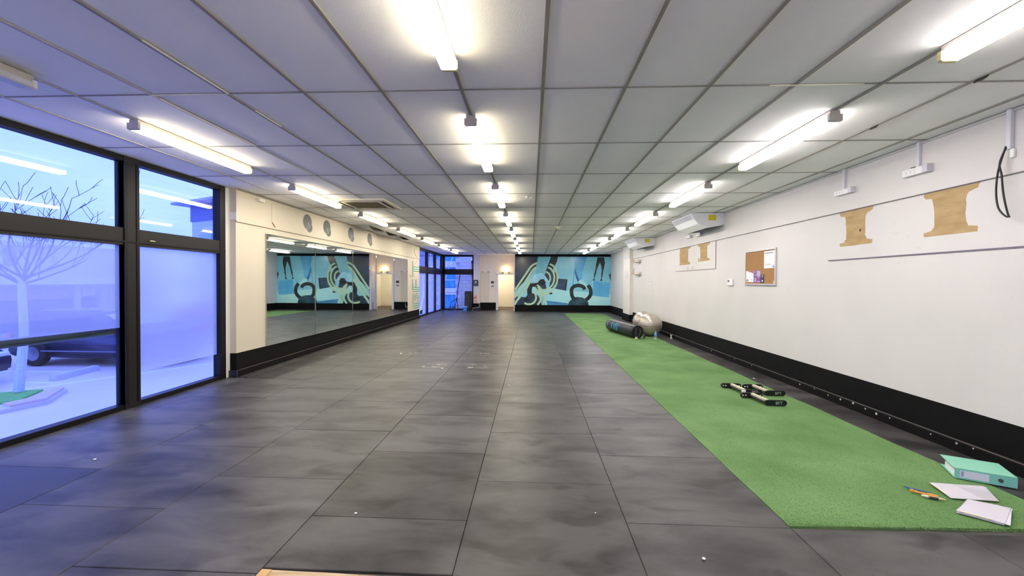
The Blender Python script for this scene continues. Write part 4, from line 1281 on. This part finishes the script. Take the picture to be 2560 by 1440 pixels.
bag_band('blue_letter', .29, .37, -.05, .03, BL)
bag_band('blue_letter', .36, .39, -.35, .62, BL)
bag_band('blue_letter', .42, .45, -.40, .80, BL)
bag_band('blue_letter', .385, .42, .10, .18, BL)
bag_band('blue_letter', .48, .51, -.42, .58, BL)
bag_band('blue_letter', .445, .54, .68, .76, BL)
bag_band('blue_letter', .54, .56, .30, .70, BL)
# drawn end, straps and chain
e = ax1 + dv * .01
obj('end_ring', tube([e + side * (math.cos(a) * .155) + Vector((0, 0, math.sin(a) * .155)) for a in [2 * math.pi * k / 24 for k in range(25)]], .014, 6), BLACKR, hb)
obj('end_cap', cyl(ax1 - dv * .02, ax1 + dv * .012, .15, seg=24), M('bag_end', (24, 24, 26), .6), hb)
for k, (q0, q1, q2) in enumerate((((2.82, 11.14, .30), (2.80, 11.05, .17), (2.78, 11.00, .04)), ((2.92, 11.12, .26), (2.90, 11.02, .15), (2.82, 10.98, .04)), ((3.0, 11.16, .22), (3.03, 11.04, .12), (3.0, 11.02, .03)))):
    obj('strap', tube(smoothpath([q0, q1, q2]), .022, 6), M('strap_black', (18, 18, 20), .7), hb)
bm = bmesh.new()
for k, (x, y, z) in enumerate(((2.79, 10.98, .055), (2.775, 10.96, .035), (2.765, 10.935, .026), (2.79, 10.92, .024), (2.81, 10.935, .026))):
    tube([(x + .02 * math.cos(a + k), y + .012 * math.sin(a), z + .014 * math.sin(a + k)) for a in [2 * math.pi * j / 10 for j in range(11)]], .006, 6, bm)
obj('chain', bm, M('chain_brass', (206, 196, 160), .4, .5), hb)

# silver exercise balls
SIL = M('silver_vinyl', (190, 182, 170), .30, .55, bump=.05, bscale=30)
def ball(x, y, r, label):
    o = thing('exercise_ball', (x, y, TZ), label, 'exercise ball', 'silver exercise balls')
    bm = bmesh.new()
    bmesh.ops.create_uvsphere(bm, u_segments=40, v_segments=28, radius=r)
    for v in bm.verts:
        v.co.z = max(v.co.z, -r * .985)
    bmesh.ops.translate(bm, verts=bm.verts, vec=(x, y, TZ + r * .985))
    obj('ball_skin', bm, SIL, o, smooth=True)
    for k in range(-2, 3):
        zz = TZ + r * .985 + k * r * .22
        rr = math.sqrt(max(0, r * r - (k * r * .22) ** 2))
        obj('moulded_rib', tube([(x + rr * math.cos(a), y + rr * math.sin(a), zz) for a in [2 * math.pi * j / 40 for j in range(41)]], .0028, 4), SIL, o)
    obj('plug', cyl((x - r * .7, y - r * .7, TZ + r * 1.1), (x - r * .72, y - r * .72, TZ + r * 1.1), .012, seg=10), PLASTIC, o)
ball(3.37, 11.75, .325, 'nearer silver exercise ball by the black skirting')
ball(3.40, 12.52, .325, 'farther silver exercise ball half hidden behind the other ball')
# water bottle
wb = thing('water_bottle', (3.24, 10.80, TZ), 'clear plastic water bottle with blue label standing before the silver ball', 'bottle')
CP = glass_mat('bottle_clear', (.90, .95, .98), .30, 1.35)
bc = (3.24, 10.80, TZ)
obj('bottle_body', lathe([(.026, 0), (.034, .006), (.034, .05), (.031, .06), (.034, .07), (.034, .15), (.030, .185), (.014, .215), (.013, .225)], 20, c=bc), CP, wb)
obj('label_band', lathe([(.0346, .12), (.0346, .178), (.033, .18)], 20, c=bc), M('bottle_blue', (96, 160, 236), .4), wb)
obj('cap', lathe([(.016, .222), (.016, .245)], 14, c=bc), M('cap_blue', (150, 190, 240), .4), wb)

# three push-up stands
SCREW = M('stand_screw', (214, 216, 220), .3)
LETG = M('stand_letter_green', (112, 136, 104), .5)
LETG2 = M('stand_letter_pale', (170, 182, 176), .5)
CREAMH = M('stand_grip_cream', (226, 218, 188), .5, var=.15, scale=30, stretch=(8, 1, 1))
def stadium(cx, cz, w, h, n=10):
    r = h / 2
    return circ(cx + w / 2 - r, cz, r, r, n, -math.pi / 2, math.pi / 2) + circ(cx - w / 2 + r, cz, r, r, n, math.pi / 2, 3 * math.pi / 2)
def pushup(x, y, label, tag_white=False):
    o = thing('pushup_stand', (x, y, TZ), label, 'push up stand', 'push up stands on the turf')
    # rear foot plate faces the camera, front foot plate further right and nearer
    w, h = .275, .066
    obj('rear_plate', prism(stadium(x, TZ + h / 2, w, h), onF(y), -.012, .012), BLACKR, o)
    for sx in (-.110, -.076, .076, .110):
        obj('screw', cyl((x + sx, y - .012, TZ + h * .52), (x + sx, y - .016, TZ + h * .52), .0095, seg=10), SCREW, o)
    fx, fy = x + .118, y - .33
    w2 = .265
    obj('front_plate', prism(stadium(fx, TZ + h / 2, w2, h), onF(fy), -.012, .012), BLACKR, o)
    pa, pb = Vector((x + .005, y, TZ + h * .80)), Vector((fx - .085, fy, TZ + h * .80))
    dv_ = (pb - pa).normalized()
    sd_ = Vector((dv_.y, -dv_.x, 0))
    bm = bmesh.new()
    vs = []
    for p in (pa, pb):
        for s, z in ((-.018, -.010), (.018, -.010), (.018, .012), (-.018, .012)):
            vs.append(bm.verts.new(p + sd_ * s + Vector((0, 0, z))))
    for k in range(4):
        bm.faces.new((vs[k], vs[(k + 1) % 4], vs[4 + (k + 1) % 4], vs[4 + k]))
    bm.faces.new(vs[:4][::-1]); bm.faces.new(vs[4:])
    obj('grip', bm, CREAMH, o)
    obj('grip_rail', tube([pa + sd_ * .030 + Vector((0, 0, -.02)), pb + sd_ * .030 + Vector((0, 0, -.02))], .012, 8), BLACKR, o)
    obj('grip_rail', tube([pa - sd_ * .026 + Vector((0, 0, -.012)), pb - sd_ * .026 + Vector((0, 0, -.012))], .010, 8), M('dark_rail', (30, 32, 44), .4), o)
    mw = Matrix.Translation(Vector((fx - .005 - o.location.x, fy - .0125 - o.location.y, TZ + .014 - o.location.z))) @ Matrix.Rotation(math.pi / 2, 4, 'X')
    text_part('lettering', 'BFT', .052, LETG2, o, mw)
    if tag_white:
        obj('white_tag', box(x - .11, x - .06, y + .012, y + .03, TZ + h * .7, TZ + h + .03, bev=.003), PLASTIC, o)
    return o
pushup(2.862, 5.99, 'leftmost black push up stand on the turf, front end hidden')
pushup(3.142, 5.95, 'rightmost rear black push up stand on the turf')
pushup(2.885, 5.49, 'front black push up stand with white tag, nearest the camera', True)

# lever arch file
lf = thing('ring_binder', (3.42, 3.33, 0), 'mint green lever arch file lying on its side at the turf edge', 'binder')
MINT = M('binder_mint', (140, 206, 180), .45)
MINT2 = M('binder_mint_spine', (124, 196, 186), .45)
A = Vector((3.28, 3.31)); B = Vector((3.57, 3.155))      # spine foot line
dvx = (B - A).normalized(); nrm = Vector((-dvx.y, dvx.x))
if nrm.y < 0: nrm = -nrm
def bpt(u, v, z): 
    q = A + dvx * u + nrm * v
    return Vector((q.x, q.y, z))
Ls = (B - A).length
def bslab(name, u0, u1, v0, v1, z0, z1, mat):
    bm = bmesh.new()
    vs = [bm.verts.new(bpt(u, v, z)) for z in (z0, z1) for u, v in ((u0, v0), (u1, v0), (u1, v1), (u0, v1))]
    for k in range(4):
        bm.faces.new((vs[k], vs[(k + 1) % 4], vs[4 + (k + 1) % 4], vs[4 + k]))
    bm.faces.new(vs[:4]); bm.faces.new(vs[4:])
    return obj(name, bm, mat, lf)
bz = .009
bslab('spine', 0, Ls, 0, .004, bz, bz + .078, MINT2)
bslab('lower_cover', 0, Ls, .004, .285, bz, bz + .003, MINT)
bslab('upper_cover', -.004, Ls, .000, .285, bz + .076, bz + .080, MINT)
bslab('paper_block', .012, Ls - .014, .02, .23, bz + .004, bz + .05, PW)
bslab('spine_label', .03, Ls * .56, -.0012, .0, bz + .012, bz + .066, M('label_lilac', (206, 208, 232), .5))
bslab('label_text', .035, .05, -.0018, -.001, bz + .02, bz + .06, M('label_ink', (150, 150, 190), .5))
q = bpt(Ls * .74, 0, bz + .040)
obj('finger_ring', cyl(q + Vector((-nrm.x, -nrm.y, 0)) * .004, q + Vector((nrm.x, nrm.y, 0)) * .003, .014, seg=16), M('ring_steel', (92, 110, 124), .3, .6), lf)
for u in (.42, .66):
    q = bpt(Ls * u, .05, bz + .080)
    obj('rivet', cyl(q, q + Vector((0, 0, .002)), .005, seg=10), M('rivet', (180, 200, 160), .4), lf)

# papers in sleeves
def sleeve(pts, label, seed, n):
    rs = random.Random(seed)
    c = Vector((sum(p[0] for p in pts) / 4, sum(p[1] for p in pts) / 4))
    o = thing('paper_sleeve', (c.x, c.y, TZ), label, 'papers', 'papers left on the turf')
    for k in range(n):
        ang = rs.uniform(-.06, .06) if k else 0
        off = Vector((rs.uniform(-.012, .012), rs.uniform(-.012, .012))) if k else Vector((0, 0))
        q = []
        for p in pts:
            d = Vector(p) - c
            d = Vector((d.x * math.cos(ang) - d.y * math.sin(ang), d.x * math.sin(ang) + d.y * math.cos(ang)))
            q.append((c.x + d.x + off.x, c.y + d.y + off.y))
        z = TZ + .002 + (n - 1 - k) * .0035
        obj('sheet', prism(q, onZ(z), 0, .003), M('sheet_white%d' % (k % 2), ((236, 234, 244), (226, 224, 236))[k % 2], .35, var=.03, scale=20), o)
    q = [(c.x + (p[0] - c.x) * 1.05, c.y + (p[1] - c.y) * 1.05) for p in pts]
    obj('clear_sleeve', prism(q, onZ(TZ + .002 + n * .0035), 0, .0006), glass_mat('sleeve_clear' + str(seed), (.96, .96, .97), .10, 1.3), o)
    a, b = Vector(pts[0]), Vector(pts[3])
    e0, e1 = a + (b - a) * .1, a + (b - a) * .75
    obj('bound_edge', tube([(e0.x, e0.y, TZ + .004 + n * .0035), (e1.x, e1.y, TZ + .004 + n * .0035)], .004, 6), M('edge_cream', (236, 226, 196), .5), o)
    m = a + (b - a) * .2 + (c - a) * .06
    obj('red_mark', box(m.x - .006, m.x + .006, m.y - .004, m.y + .004, TZ + .0028 + n * .0035, TZ + .0036 + n * .0035), M('mark_red', (206, 150, 160), .5), o)
sleeve([(2.995, 3.20), (3.345, 3.17), (3.225, 2.955), (2.935, 2.98)], 'flat white papers in a clear sleeve, farther pile beside the binder', 1, 2)
sleeve([(2.795, 2.80), (3.02, 2.955), (3.19, 2.855), (2.945, 2.665)], 'stacked white papers in clear sleeves, nearer pile at turf edge', 2, 4)
# pens and cutter
pn = thing('blue_pen', (2.80, 3.09, TZ), 'blue pen lying on the turf beside the orange cutter', 'pen')
obj('barrel', tube([(2.76, 3.125, TZ + .006), (2.855, 3.045, TZ + .006)], .0055, 8), M('pen_blue', (46, 96, 170), .35), pn)
obj('nib', tube([(2.76, 3.125, TZ + .006), (2.748, 3.135, TZ + .006)], [.0045, .001], 8), M('pen_nib', (30, 50, 90), .35), pn)
ct = thing('box_cutter', (2.80, 3.03, TZ), 'orange and black box cutter knife lying on the turf', 'knife')
obj('handle', tube([(2.752, 3.062, TZ + .009), (2.80, 3.03, TZ + .009), (2.86, 2.995, TZ + .009)], [.008, .010, .008], 8), M('cutter_orange', (226, 160, 62), .45), ct)
obj('grip', tube([(2.775, 3.050, TZ + .013), (2.815, 3.024, TZ + .013)], .008, 8), M('cutter_black', (50, 40, 44), .5), ct)
obj('end_knob', box(2.738, 2.757, 3.056, 3.074, TZ + .002, TZ + .020, bev=.003), M('cutter_orange', (226, 160, 62), .45), ct)
mk = thing('marker_pen', (2.82, 2.97, TZ), 'cream and black marker pen lying nearest on the turf', 'pen')
obj('cap', tube([(2.757, 3.003, TZ + .009), (2.785, 2.988, TZ + .009)], [.006, .009], 10), M('marker_cap', (220, 226, 206), .4), mk)
obj('body', tube([(2.785, 2.988, TZ + .009), (2.835, 2.966, TZ + .009)], .0095, 10), M('marker_tan', (206, 168, 122), .5), mk)
obj('dark_print', tube([(2.79, 2.982, TZ + .007), (2.832, 2.963, TZ + .007)], .0095, 10), M('marker_dark', (54, 50, 52), .5), mk)
obj('tail', tube([(2.835, 2.966, TZ + .009), (2.872, 2.952, TZ + .008)], [.0085, .003], 10), M('marker_cream', (222, 212, 178), .45), mk)

# ================================================================== LITTLE THINGS ON THE MATS
CH = M('crumb_white', (232, 232, 228), .7)
crumbs = [
    (-1.12, 2.585, .010, 'white crumb on the dark mat in the foreground'),
    (-3.62, 3.24, .014, 'white crumb on the mat by the big window, at the edge of the darkest mat'),
    (-1.51, 6.96, .026, 'white chip between the mats right of the middle chalk marks'),
    (-2.66, 8.33, .030, 'white chip farther back beside the left chalk marks'),
    (.43, 2.68, .006, 'tiny white speck on the mat below the middle seam'),
    (.95, 2.26, .012, 'pale sliver on the mat near the bottom right of centre'),
    (-.31, 5.93, .012, 'white speck on the seam right of the chalk marks'),
    (3.52, 6.62, .018, 'cream plaster chip on the strip between turf and right wall')]
for k, (x, y, r, lab) in enumerate(crumbs):
    o = thing('debris_chip', (x, y, 0), lab, 'debris')
    bm = bmesh.new()
    bmesh.ops.create_icosphere(bm, subdivisions=1, radius=r)
    for v in bm.verts:
        v.co *= random.uniform(.75, 1.15)
        v.co.z *= .45
    bmesh.ops.translate(bm, verts=bm.verts, vec=(x, y, r * .42))
    obj('chip', bm, CH, o)
SC = M('chalk_scuff', (176, 174, 168), .8)
SCR = random.Random(5)
def chalk(cx, cy, w, h, n):
    for k in range(n):
        x, y = cx + SCR.uniform(-w, w), cy + SCR.uniform(-h, h)
        a, b = SCR.uniform(.015, .05), SCR.uniform(.01, .04)
        obj('chalk_scuff', prism(circ(x, y, a, b, 8), onZ(0), .0008, .0014), SC, floor)
    for s in (-1, 1):
        obj('chalk_scuff', ribbon([(cx - w, cy + s * h), (cx + w, cy + s * h)], .012, onZ(0), .0008, .0014), SC, floor)
chalk(-1.70, 7.25, .19, .16, 7)
chalk(-.93, 7.25, .20, .17, 8)
chalk(-2.45, 8.4, .12, .1, 3)
chalk(-1.05, 8.45, .2, .12, 3)
chalk(-1.05, 10.6, .2, .15, 3)
chalk(-1.1, 12.3, .25, .2, 3)

# ================================================================== OUTSIDE
GZ = -.80
g = obj('ground', box(-70, -4.80, -30, 90, GZ - .2, GZ), M('overexposed_asphalt', (246, 232, 224), .38, var=.06, scale=.6, coords='Object'))  # grey asphalt coloured pale for overexposed daylight and bounce onto the ceiling
struct(g, 'car park asphalt outside, overexposed daylight put into its pale colour', 'ground')
g2 = obj('yard_ground', box(-4.80, 8, 22.2, 90, GZ - .2, -.25), M('overexposed_asphalt', (246, 232, 224), .38))
struct(g2, 'yard ground behind the building', 'ground')
pl = struct(obj('plinth', box(-4.85, -4.78, YB, YD, GZ, -.02), M('plinth_grey', (150, 150, 156), .7)), 'concrete plinth under the shopfront', 'plinth')
LW = M('line_white', (244, 246, 250), .6)
for k, (a, b, w) in enumerate((((-10.75, 7.70), (-7.6, 13.0), .10), ((-13.2, 9.62), (-11.25, 9.68), .10), ((-11.3, 8.62), (-10.6, 8.66), .09))):
    d = (Vector(b) - Vector(a)).normalized(); n = Vector((-d.y, d.x)) * w / 2
    a_, b_ = Vector(a), Vector(b)
    o = obj('parking_line', prism([tuple(a_ + n), tuple(a_ - n), tuple(b_ - n), tuple(b_ + n)], onZ(GZ), 0, .006), LW)
    tag(o, ('long slanting white line along the parking bays', 'white bay line in front of the dark wagon', 'short white bay line by the dark sedan')[k], 'road marking')
gp = thing('grass_island', (-9.9, 7.2, GZ), 'small kerbed grass patch around the tree outside the window', 'grass island')
obj('kerb', prism([(-11.25, 5.8), (-9.0, 6.55), (-8.86, 7.15), (-9.45, 7.95), (-11.25, 7.05)], onZ(GZ), 0, .07), M('kerb_grey', (222, 214, 212), .7), gp)
tag(obj('grass', prism([(-11.15, 5.95), (-9.45, 6.75), (-9.30, 7.05), (-9.72, 7.74), (-11.15, 7.0)], onZ(GZ), .0, .11), M('grass_green', (120, 196, 96), .9, var=.25, scale=12), gp), kind='stuff')
obj('pink_paver', prism([(-9.30, 6.80), (-9.02, 6.70), (-8.90, 7.13), (-9.46, 7.90), (-9.60, 7.80), (-9.25, 7.1)], onZ(GZ), .07, .115), M('paver_pink', (226, 200, 196), .7), gp)
wsb = thing('wheel_stop', (-10.9, 9.2, GZ), 'pale concrete wheel stop in the car park', 'wheel stop')
a, b = Vector((-10.75, 8.75)), Vector((-11.0, 9.9))
bm = bmesh.new()
d = (b - a).normalized(); n = Vector((-d.y, d.x))
prof = [(-.09, 0), (-.06, .13), (.06, .13), (.09, 0)]
vs = [[bm.verts.new((p.x + n.x * u, p.y + n.y * u, GZ + v)) for u, v in prof] for p in (a, b)]
for k in range(4):
    bm.faces.new((vs[0][k], vs[0][(k + 1) % 4], vs[1][(k + 1) % 4], vs[1][k]))
bm.faces.new(vs[0]); bm.faces.new(vs[1])
obj('concrete_bar', bm, M('stop_grey', (206, 204, 212), .8), wsb)

# handrail just outside the window
hr = thing('handrail', (-5.0, 4.0, GZ), 'dark round handrail running just outside the big window', 'handrail')
DR = M('rail_dark', (44, 44, 66), .45)
obj('rail', tube([(-5.02, -1.0, .885), (-5.02, 8.2, .885)], .047, 12), DR, hr)
for y in (-.9, 1.8, 8.1):
    obj('post', tube([(-5.02, y, GZ), (-5.02, y, .885)], .022, 10), DR, hr)

# cars
def car(x, y, rz, body, label, kind):
    o = thing('car', (x, y, GZ), label, 'car', rz=rz)
    wagon = kind == 'wagon'
    Lc, Wc = 4.5, 1.80
    hh = .74 if wagon else .70
    top = 1.47 if wagon else 1.40
    BM = M('car_paint_' + label.split()[0], body, .25, .3)
    DG = M('car_glass', (66, 74, 104), .1)
    # front of the car points to +x
    prof = [(-2.2, .28), (-2.25, .55), (-2.18, .86), (-1.7, .95), (1.0, .95), (1.85, hh + .05), (2.18, hh - .08), (2.25, .5), (2.2, .26), (1.75, .24), (-1.8, .24)]
    fnc = lambda u, v, t: (u, t, v)
    bm = prism(prof, fnc, -Wc / 2, Wc / 2)
    for v in bm.verts:
        if v.co.z > .8: v.co.y *= .94
        if abs(v.co.x) > 2.1: v.co.y *= .86
    bmesh.ops.bevel(bm, geom=bm.edges[:], offset=.05, segments=2, affect='EDGES')
    obj('body', bm, BM, o, local=True, smooth=True)
    if wagon:
        gp_ = [(-2.1, .93), (-1.95, top - .06), (-1.6, top), (-.1, top), (.35, top - .08), (1.15, .93)]
    else:
        gp_ = [(-1.9, .93), (-1.2, top - .06), (-.9, top), (.0, top), (.35, top - .06), (1.2, .93)]
    bm = prism(gp_, fnc, -Wc / 2 * .92, Wc / 2 * .92)
    for v in bm.verts:
        v.co.y *= 1 - (v.co.z - .93) * .28
    bmesh.ops.bevel(bm, geom=bm.edges[:], offset=.04, segments=2, affect='EDGES')
    obj('cabin', bm, BM, o, local=True, smooth=True)
    sill = .98
    for s in (-1, 1):
        def gl(pts):
            bm = bmesh.new()
            f = bm.faces.new([bm.verts.new((u, s * (Wc / 2 * .92 * (1 - (v - .93) * .28) + .004), v)) for u, v in pts])
            bmesh.ops.solidify(bm, geom=[f], thickness=.006)
            return bm
        rear = -1.95 if wagon else -1.35
        obj('side_window', gl([(rear, sill), (rear + .15, top - .10), (-.45, top - .07), (-.45, sill)]), DG, o, local=True)
        obj('side_window', gl([(-.38, sill), (-.38, top - .07), (.22, top - .12), (.92, sill)]), DG, o, local=True)
        obj('mirror', box(.78, .92, s * .92 - .09, s * .92 + .09, .95, 1.07, bev=.03), BM, o, local=True)
        obj('sill_trim', box(-1.3, 1.2, s * .885 - .012, s * .885 + .012, .40, .43), M('car_trim', (150, 156, 186), .3, .6), o, local=True)
        obj('headlight', box(2.02, 2.17, s * .62 - .16, s * .62 + .16, .55, .68, bev=.03), M('headlight', (226, 232, 246), .15), o, local=True)
        obj('tail_light', box(-2.22, -2.12, s * .68 - .10, s * .68 + .10, .66, .86, bev=.02), M('tail_light', (214, 60, 66), .3), o, local=True)
    bm = bmesh.new()
    x0 = gp_[-1][0]; x1 = gp_[-2][0]
    f = bm.faces.new([bm.verts.new(v) for v in ((x0 - .06, -.76, 1.0), (x0 - .06, .76, 1.0), (x1 + .06, .64, top - .12), (x1 + .06, -.64, top - .12))])
    bmesh.ops.translate(bm, verts=bm.verts, vec=(.035, 0, .02))
    bmesh.ops.solidify(bm, geom=[f], thickness=.006)
    obj('windscreen', bm, M('windscreen', (150, 176, 206), .08), o, local=True)
    obj('number_plate', box(2.19, 2.215, -.22, .22, .36, .47), M('plate_white', (230, 232, 240), .4), o, local=True)
    obj('front_grille', box(2.13, 2.20, -.42, .42, .50, .62, bev=.01), BLACKR, o, local=True)
    for wx in (-1.35, 1.40):
        for s in (-1, 1):
            t_ = obj('wheel', lathe([(.20, -.10), (.32, -.09), (.335, -.05), (.335, .05), (.32, .09), (.20, .10)], 22), M('tyre', (28, 28, 36), .7), o, local=True)
            t_.rotation_euler = (math.pi / 2, 0, 0)
            t_.location = (wx, s * .80, .335)
            h_ = obj('hub', lathe([(.05, s * -.115), (.19, s * -.10), (.19, s * -.06)], 16), M('hub_alloy', (150, 154, 170), .3, .7), t_, local=True)
    return o
car(-11.75, 11.1, 0.0, (52, 56, 92), 'dark blue wagon parked side on behind the tree', 'wagon')
car(-13.75, 7.62, 0.16, (46, 50, 84), 'black sedan nosing in at the lower left of the window', 'sedan')
car(-13.0, 17.0, -.1, (206, 60, 66), 'red car seen blurred through the frosted pane', 'sedan')

# bare tree
tr = thing('bare_tree', (-9.92, 7.62, GZ), 'leafless street tree with pale straight trunk outside the window', 'tree')
obj('trunk', tube([(-9.92, 7.50, GZ + .112), (-9.95, 7.62, .4), (-9.98, 7.61, 1.50)], [.075, .068, .058], 10), M('bark_pale', (206, 214, 224), .7, var=.1, scale=12), tr)
BR = M('bark_twig', (56, 44, 70), .8)
TRn = random.Random(21)
bm = bmesh.new()
cnt = [0]
def branch(p, d, L, r, depth):
    if cnt[0] > 420: return
    cnt[0] += 1
    pts = [p]; rs = [r]
    cur = p.copy(); dd = d.copy()
    n = 4
    for k in range(n):
        dd = (dd + Vector((TRn.uniform(-.18, .18), TRn.uniform(-.18, .18), TRn.uniform(-.02, .16)))).normalized()
        cur = cur + dd * (L / n)
        pts.append(cur.copy()); rs.append(max(.004, r * (1 - .62 * (k + 1) / n)))
    tube(pts, rs, 5, bm)
    if depth == 0: return
    for k in range(3 if depth > 1 else 2):
        q = TRn.choice(pts[1:])
        nd = (dd + Vector((TRn.uniform(-.8, .8), TRn.uniform(-.8, .8), TRn.uniform(-.25, .5)))).normalized()
        branch(q, nd, L * TRn.uniform(.5, .75), max(.005, rs[-1] * 1.05), depth - 1)
base = Vector((-9.98, 7.61, 1.46))
for k in range(9):
    a = 2 * math.pi * k / 9 + .3
    branch(base + Vector((0, 0, TRn.uniform(-.1, .15))), Vector((math.cos(a), math.sin(a), TRn.uniform(.35, 1.3))).normalized(), TRn.uniform(1.0, 1.5), .026, 3)
obj('branches', bm, BR, tr)
obj('sign_box', box(-10.12, -9.90, 7.42, 7.50, 1.75, 2.15, bev=.02), M('box_lilac', (150, 160, 206), .6), tr)

# shop building across the car park
sb = thing('shop_building', (-19.5, 15, GZ), 'low white shop building with awning and yellow signs across the car park', 'building')
WB = M('shop_white', (226, 226, 234), .7)
obj('wall', box(-26, -20.5, -6, 22.3, GZ, 3.0), WB, sb)
obj('awning', box(-20.5, -18.6, -6, 22.0, 1.36, 1.46), M('awning_grey', (170, 170, 190), .6), sb)
obj('awning_fascia', box(-18.62, -18.5, -6, 22.0, 1.30, 1.62, bev=.01), WB, sb)
obj('shop_glazing', box(-20.52, -20.44, 12.5, 17.4, GZ + .2, .95), M('shop_glass', (110, 112, 140), .15), sb)
obj('yellow_sign', box(-20.46, -20.30, 12.6, 17.3, .66, 1.06, bev=.01), M('sign_yellow', (226, 196, 96), .5), sb)
for y in (12.3, 17.5, 18.6):
    obj('pilaster', box(-20.5, -20.28, y - .14, y + .14, GZ, 1.36), WB, sb)
obj('shop_door', box(-20.51, -20.42, 17.75, 18.4, GZ, .95), M('shop_glass_dark', (90, 90, 120), .2), sb)
obj('small_yellow_sign', box(-20.44, -20.36, 17.75, 18.35, .75, 1.12), M('sign_yellow2', (232, 212, 80), .5), sb)
obj('poster', prism(circ(18.1, .45, .2, .14, 14), onL(-20.42), 0, .02), M('poster_plum', (110, 80, 120), .5), sb)
obj('downpipe', tube([(-20.40, 20.1, GZ), (-20.40, 20.1, .95), (-20.0, 20.1, 1.15), (-19.4, 20.1, 1.3)], .05, 8), M('pipe_grey', (176, 170, 190), .6), sb)
fl = thing('feather_flag', (-18.2, 18.3, GZ), 'orange yellow feather flag in front of the shop building', 'flag')
obj('pole', tube(smoothpath([(-18.2, 17.6, GZ), (-18.2, 17.75, .0), (-18.2, 18.0, .7), (-18.2, 18.35, 1.05)]), .02, 6), STEEL, fl)
obj('banner', prism([(17.78, .1), (18.02, .72), (18.36, 1.08), (18.48, .9), (18.3, .4)], onL(-18.2), -.01, .012), M('flag_orange', (226, 178, 96), .6), fl)
ob = thing('office_block', (-19.0, 22.25, GZ), 'taller office block with dark roof band behind the right hand pane', 'building', rz=-.42)
obj('wall', box(0, 6, 0, 5, 0, 5.55), M('office_pale', (196, 206, 232), .6), ob, local=True)
obj('roof_band', box(-.05, 6.1, -.06, 5.1, 5.55, 6.45), M('office_roof', (104, 112, 160), .6), ob, local=True)
obj('roof_edge', box(-.7, 6.6, -.7, 5.6, 6.45, 6.57), M('office_edge', (150, 160, 200), .6), ob, local=True)
for x in (.8, 2.6, 4.4):
    obj('window', box(x, x + 1.2, -.06, 0, 2.0, 4.8), M('office_glass', (150, 176, 222), .15), ob, local=True)

# beyond the far corner windows
nb = thing('neighbour_house', (-12, 40, GZ), 'pale house with grey roof seen through the far corner windows', 'building')
obj('wall', box(-16, -7.2, 38, 46, GZ, 3.0), M('house_pale', (214, 208, 216), .7), nb)
obj('roof', prism([(-16.6, 3.0), (-6.6, 3.0), (-9, 4.6), (-14, 4.6)], onF(46.4), 0, 9.0), M('house_roof', (150, 150, 176), .7), nb)
for x in (-14.6, -11.6, -9.4):
    obj('window', box(x, x + 1.2, 37.95, 38.0, .6, 1.9), M('house_glass', (130, 140, 170), .2), nb)
sc = thing('scaffold', (-5.2, 25, -.25), 'scaffold wrapped in bright blue tarpaulin outside the far window', 'scaffold')
TB = M('tarp_blue', (116, 206, 226), .45, rgb2=(84, 176, 214), scale=1.6, bump=.6, bscale=3)
PO = M('scaffold_white', (232, 236, 240), .5)
def tarp(x0, x1, z0, z1, y):
    bm = bmesh.new()
    nx, nz = 10, 8
    gv = [[bm.verts.new((x0 + (x1 - x0) * i / nx, y + .06 * math.sin(i * 1.3 + j) + .03 * math.cos(j * 2.1), z0 + (z1 - z0) * j / nz)) for j in range(nz + 1)] for i in range(nx + 1)]
    for i in range(nx):
        for j in range(nz):
            bm.faces.new((gv[i][j], gv[i + 1][j], gv[i + 1][j + 1], gv[i][j + 1]))
    bmesh.ops.solidify(bm, geom=bm.faces[:], thickness=.01)
    return obj('tarpaulin', bm, TB, sc, smooth=True)
tarp(-5.9, -4.30, -.15, .70, 25.0)
tarp(-5.95, -4.28, 1.10, 2.35, 25.0)
tarp(-5.9, -4.28, 2.50, 4.2, 25.1)
for x in (-6.1, -5.55, -4.45):
    obj('upright', tube([(x, 24.8, -.25), (x, 24.8, 4.3)], .03, 8), PO, sc)
for z in (.85, 1.60, 2.42):
    obj('ledger', tube([(-6.4, 24.78, z), (-4.25, 24.78, z)], .028, 8), PO, sc)
obj('brace', tube([(-5.7, 24.74, .1), (-4.75, 24.74, 3.0)], .03, 8), PO, sc)
obj('deck_board', box(-6.3, -4.3, 24.6, 25.2, .80, .86), M('deck_grey', (206, 200, 206), .7), sc)
obj('deck_board', box(-6.3, -4.3, 24.6, 25.2, 2.36, 2.42), M('deck_grey', (206, 200, 206), .7), sc)
obj('dust_sheet', box(-6.3, -4.6, 24.9, 24.96, 2.42, 2.75), M('sheet_pale', (230, 226, 230), .7), sc)
bw = thing('block_wall', (-3.3, 23.1, -.25), 'white painted concrete block wall outside the far window', 'wall')
obj('core', box(-4.26, -2.2, 23.16, 23.4, -.25, 4.2), M('block_mortar', (196, 196, 206), .8), bw)
BMb = bmesh.new()
box(-.198, .198, -.03, .03, -.098, .098, bm=BMb)
bmesh.ops.bevel(BMb, geom=BMb.edges[:], offset=.006, segments=1, affect='EDGES')
meb = bpy.data.meshes.new('block'); BMb.to_mesh(meb); BMb.free()
meb.materials.append(M('block_white', (228, 228, 232), .7, rnd=.03))
for r in range(22):
    for c in range(5):
        x = -4.06 + c * .402 + (.2 if r % 2 else 0)
        inst('block', meb, (x, 23.14, -.14 + r * .202), bw)
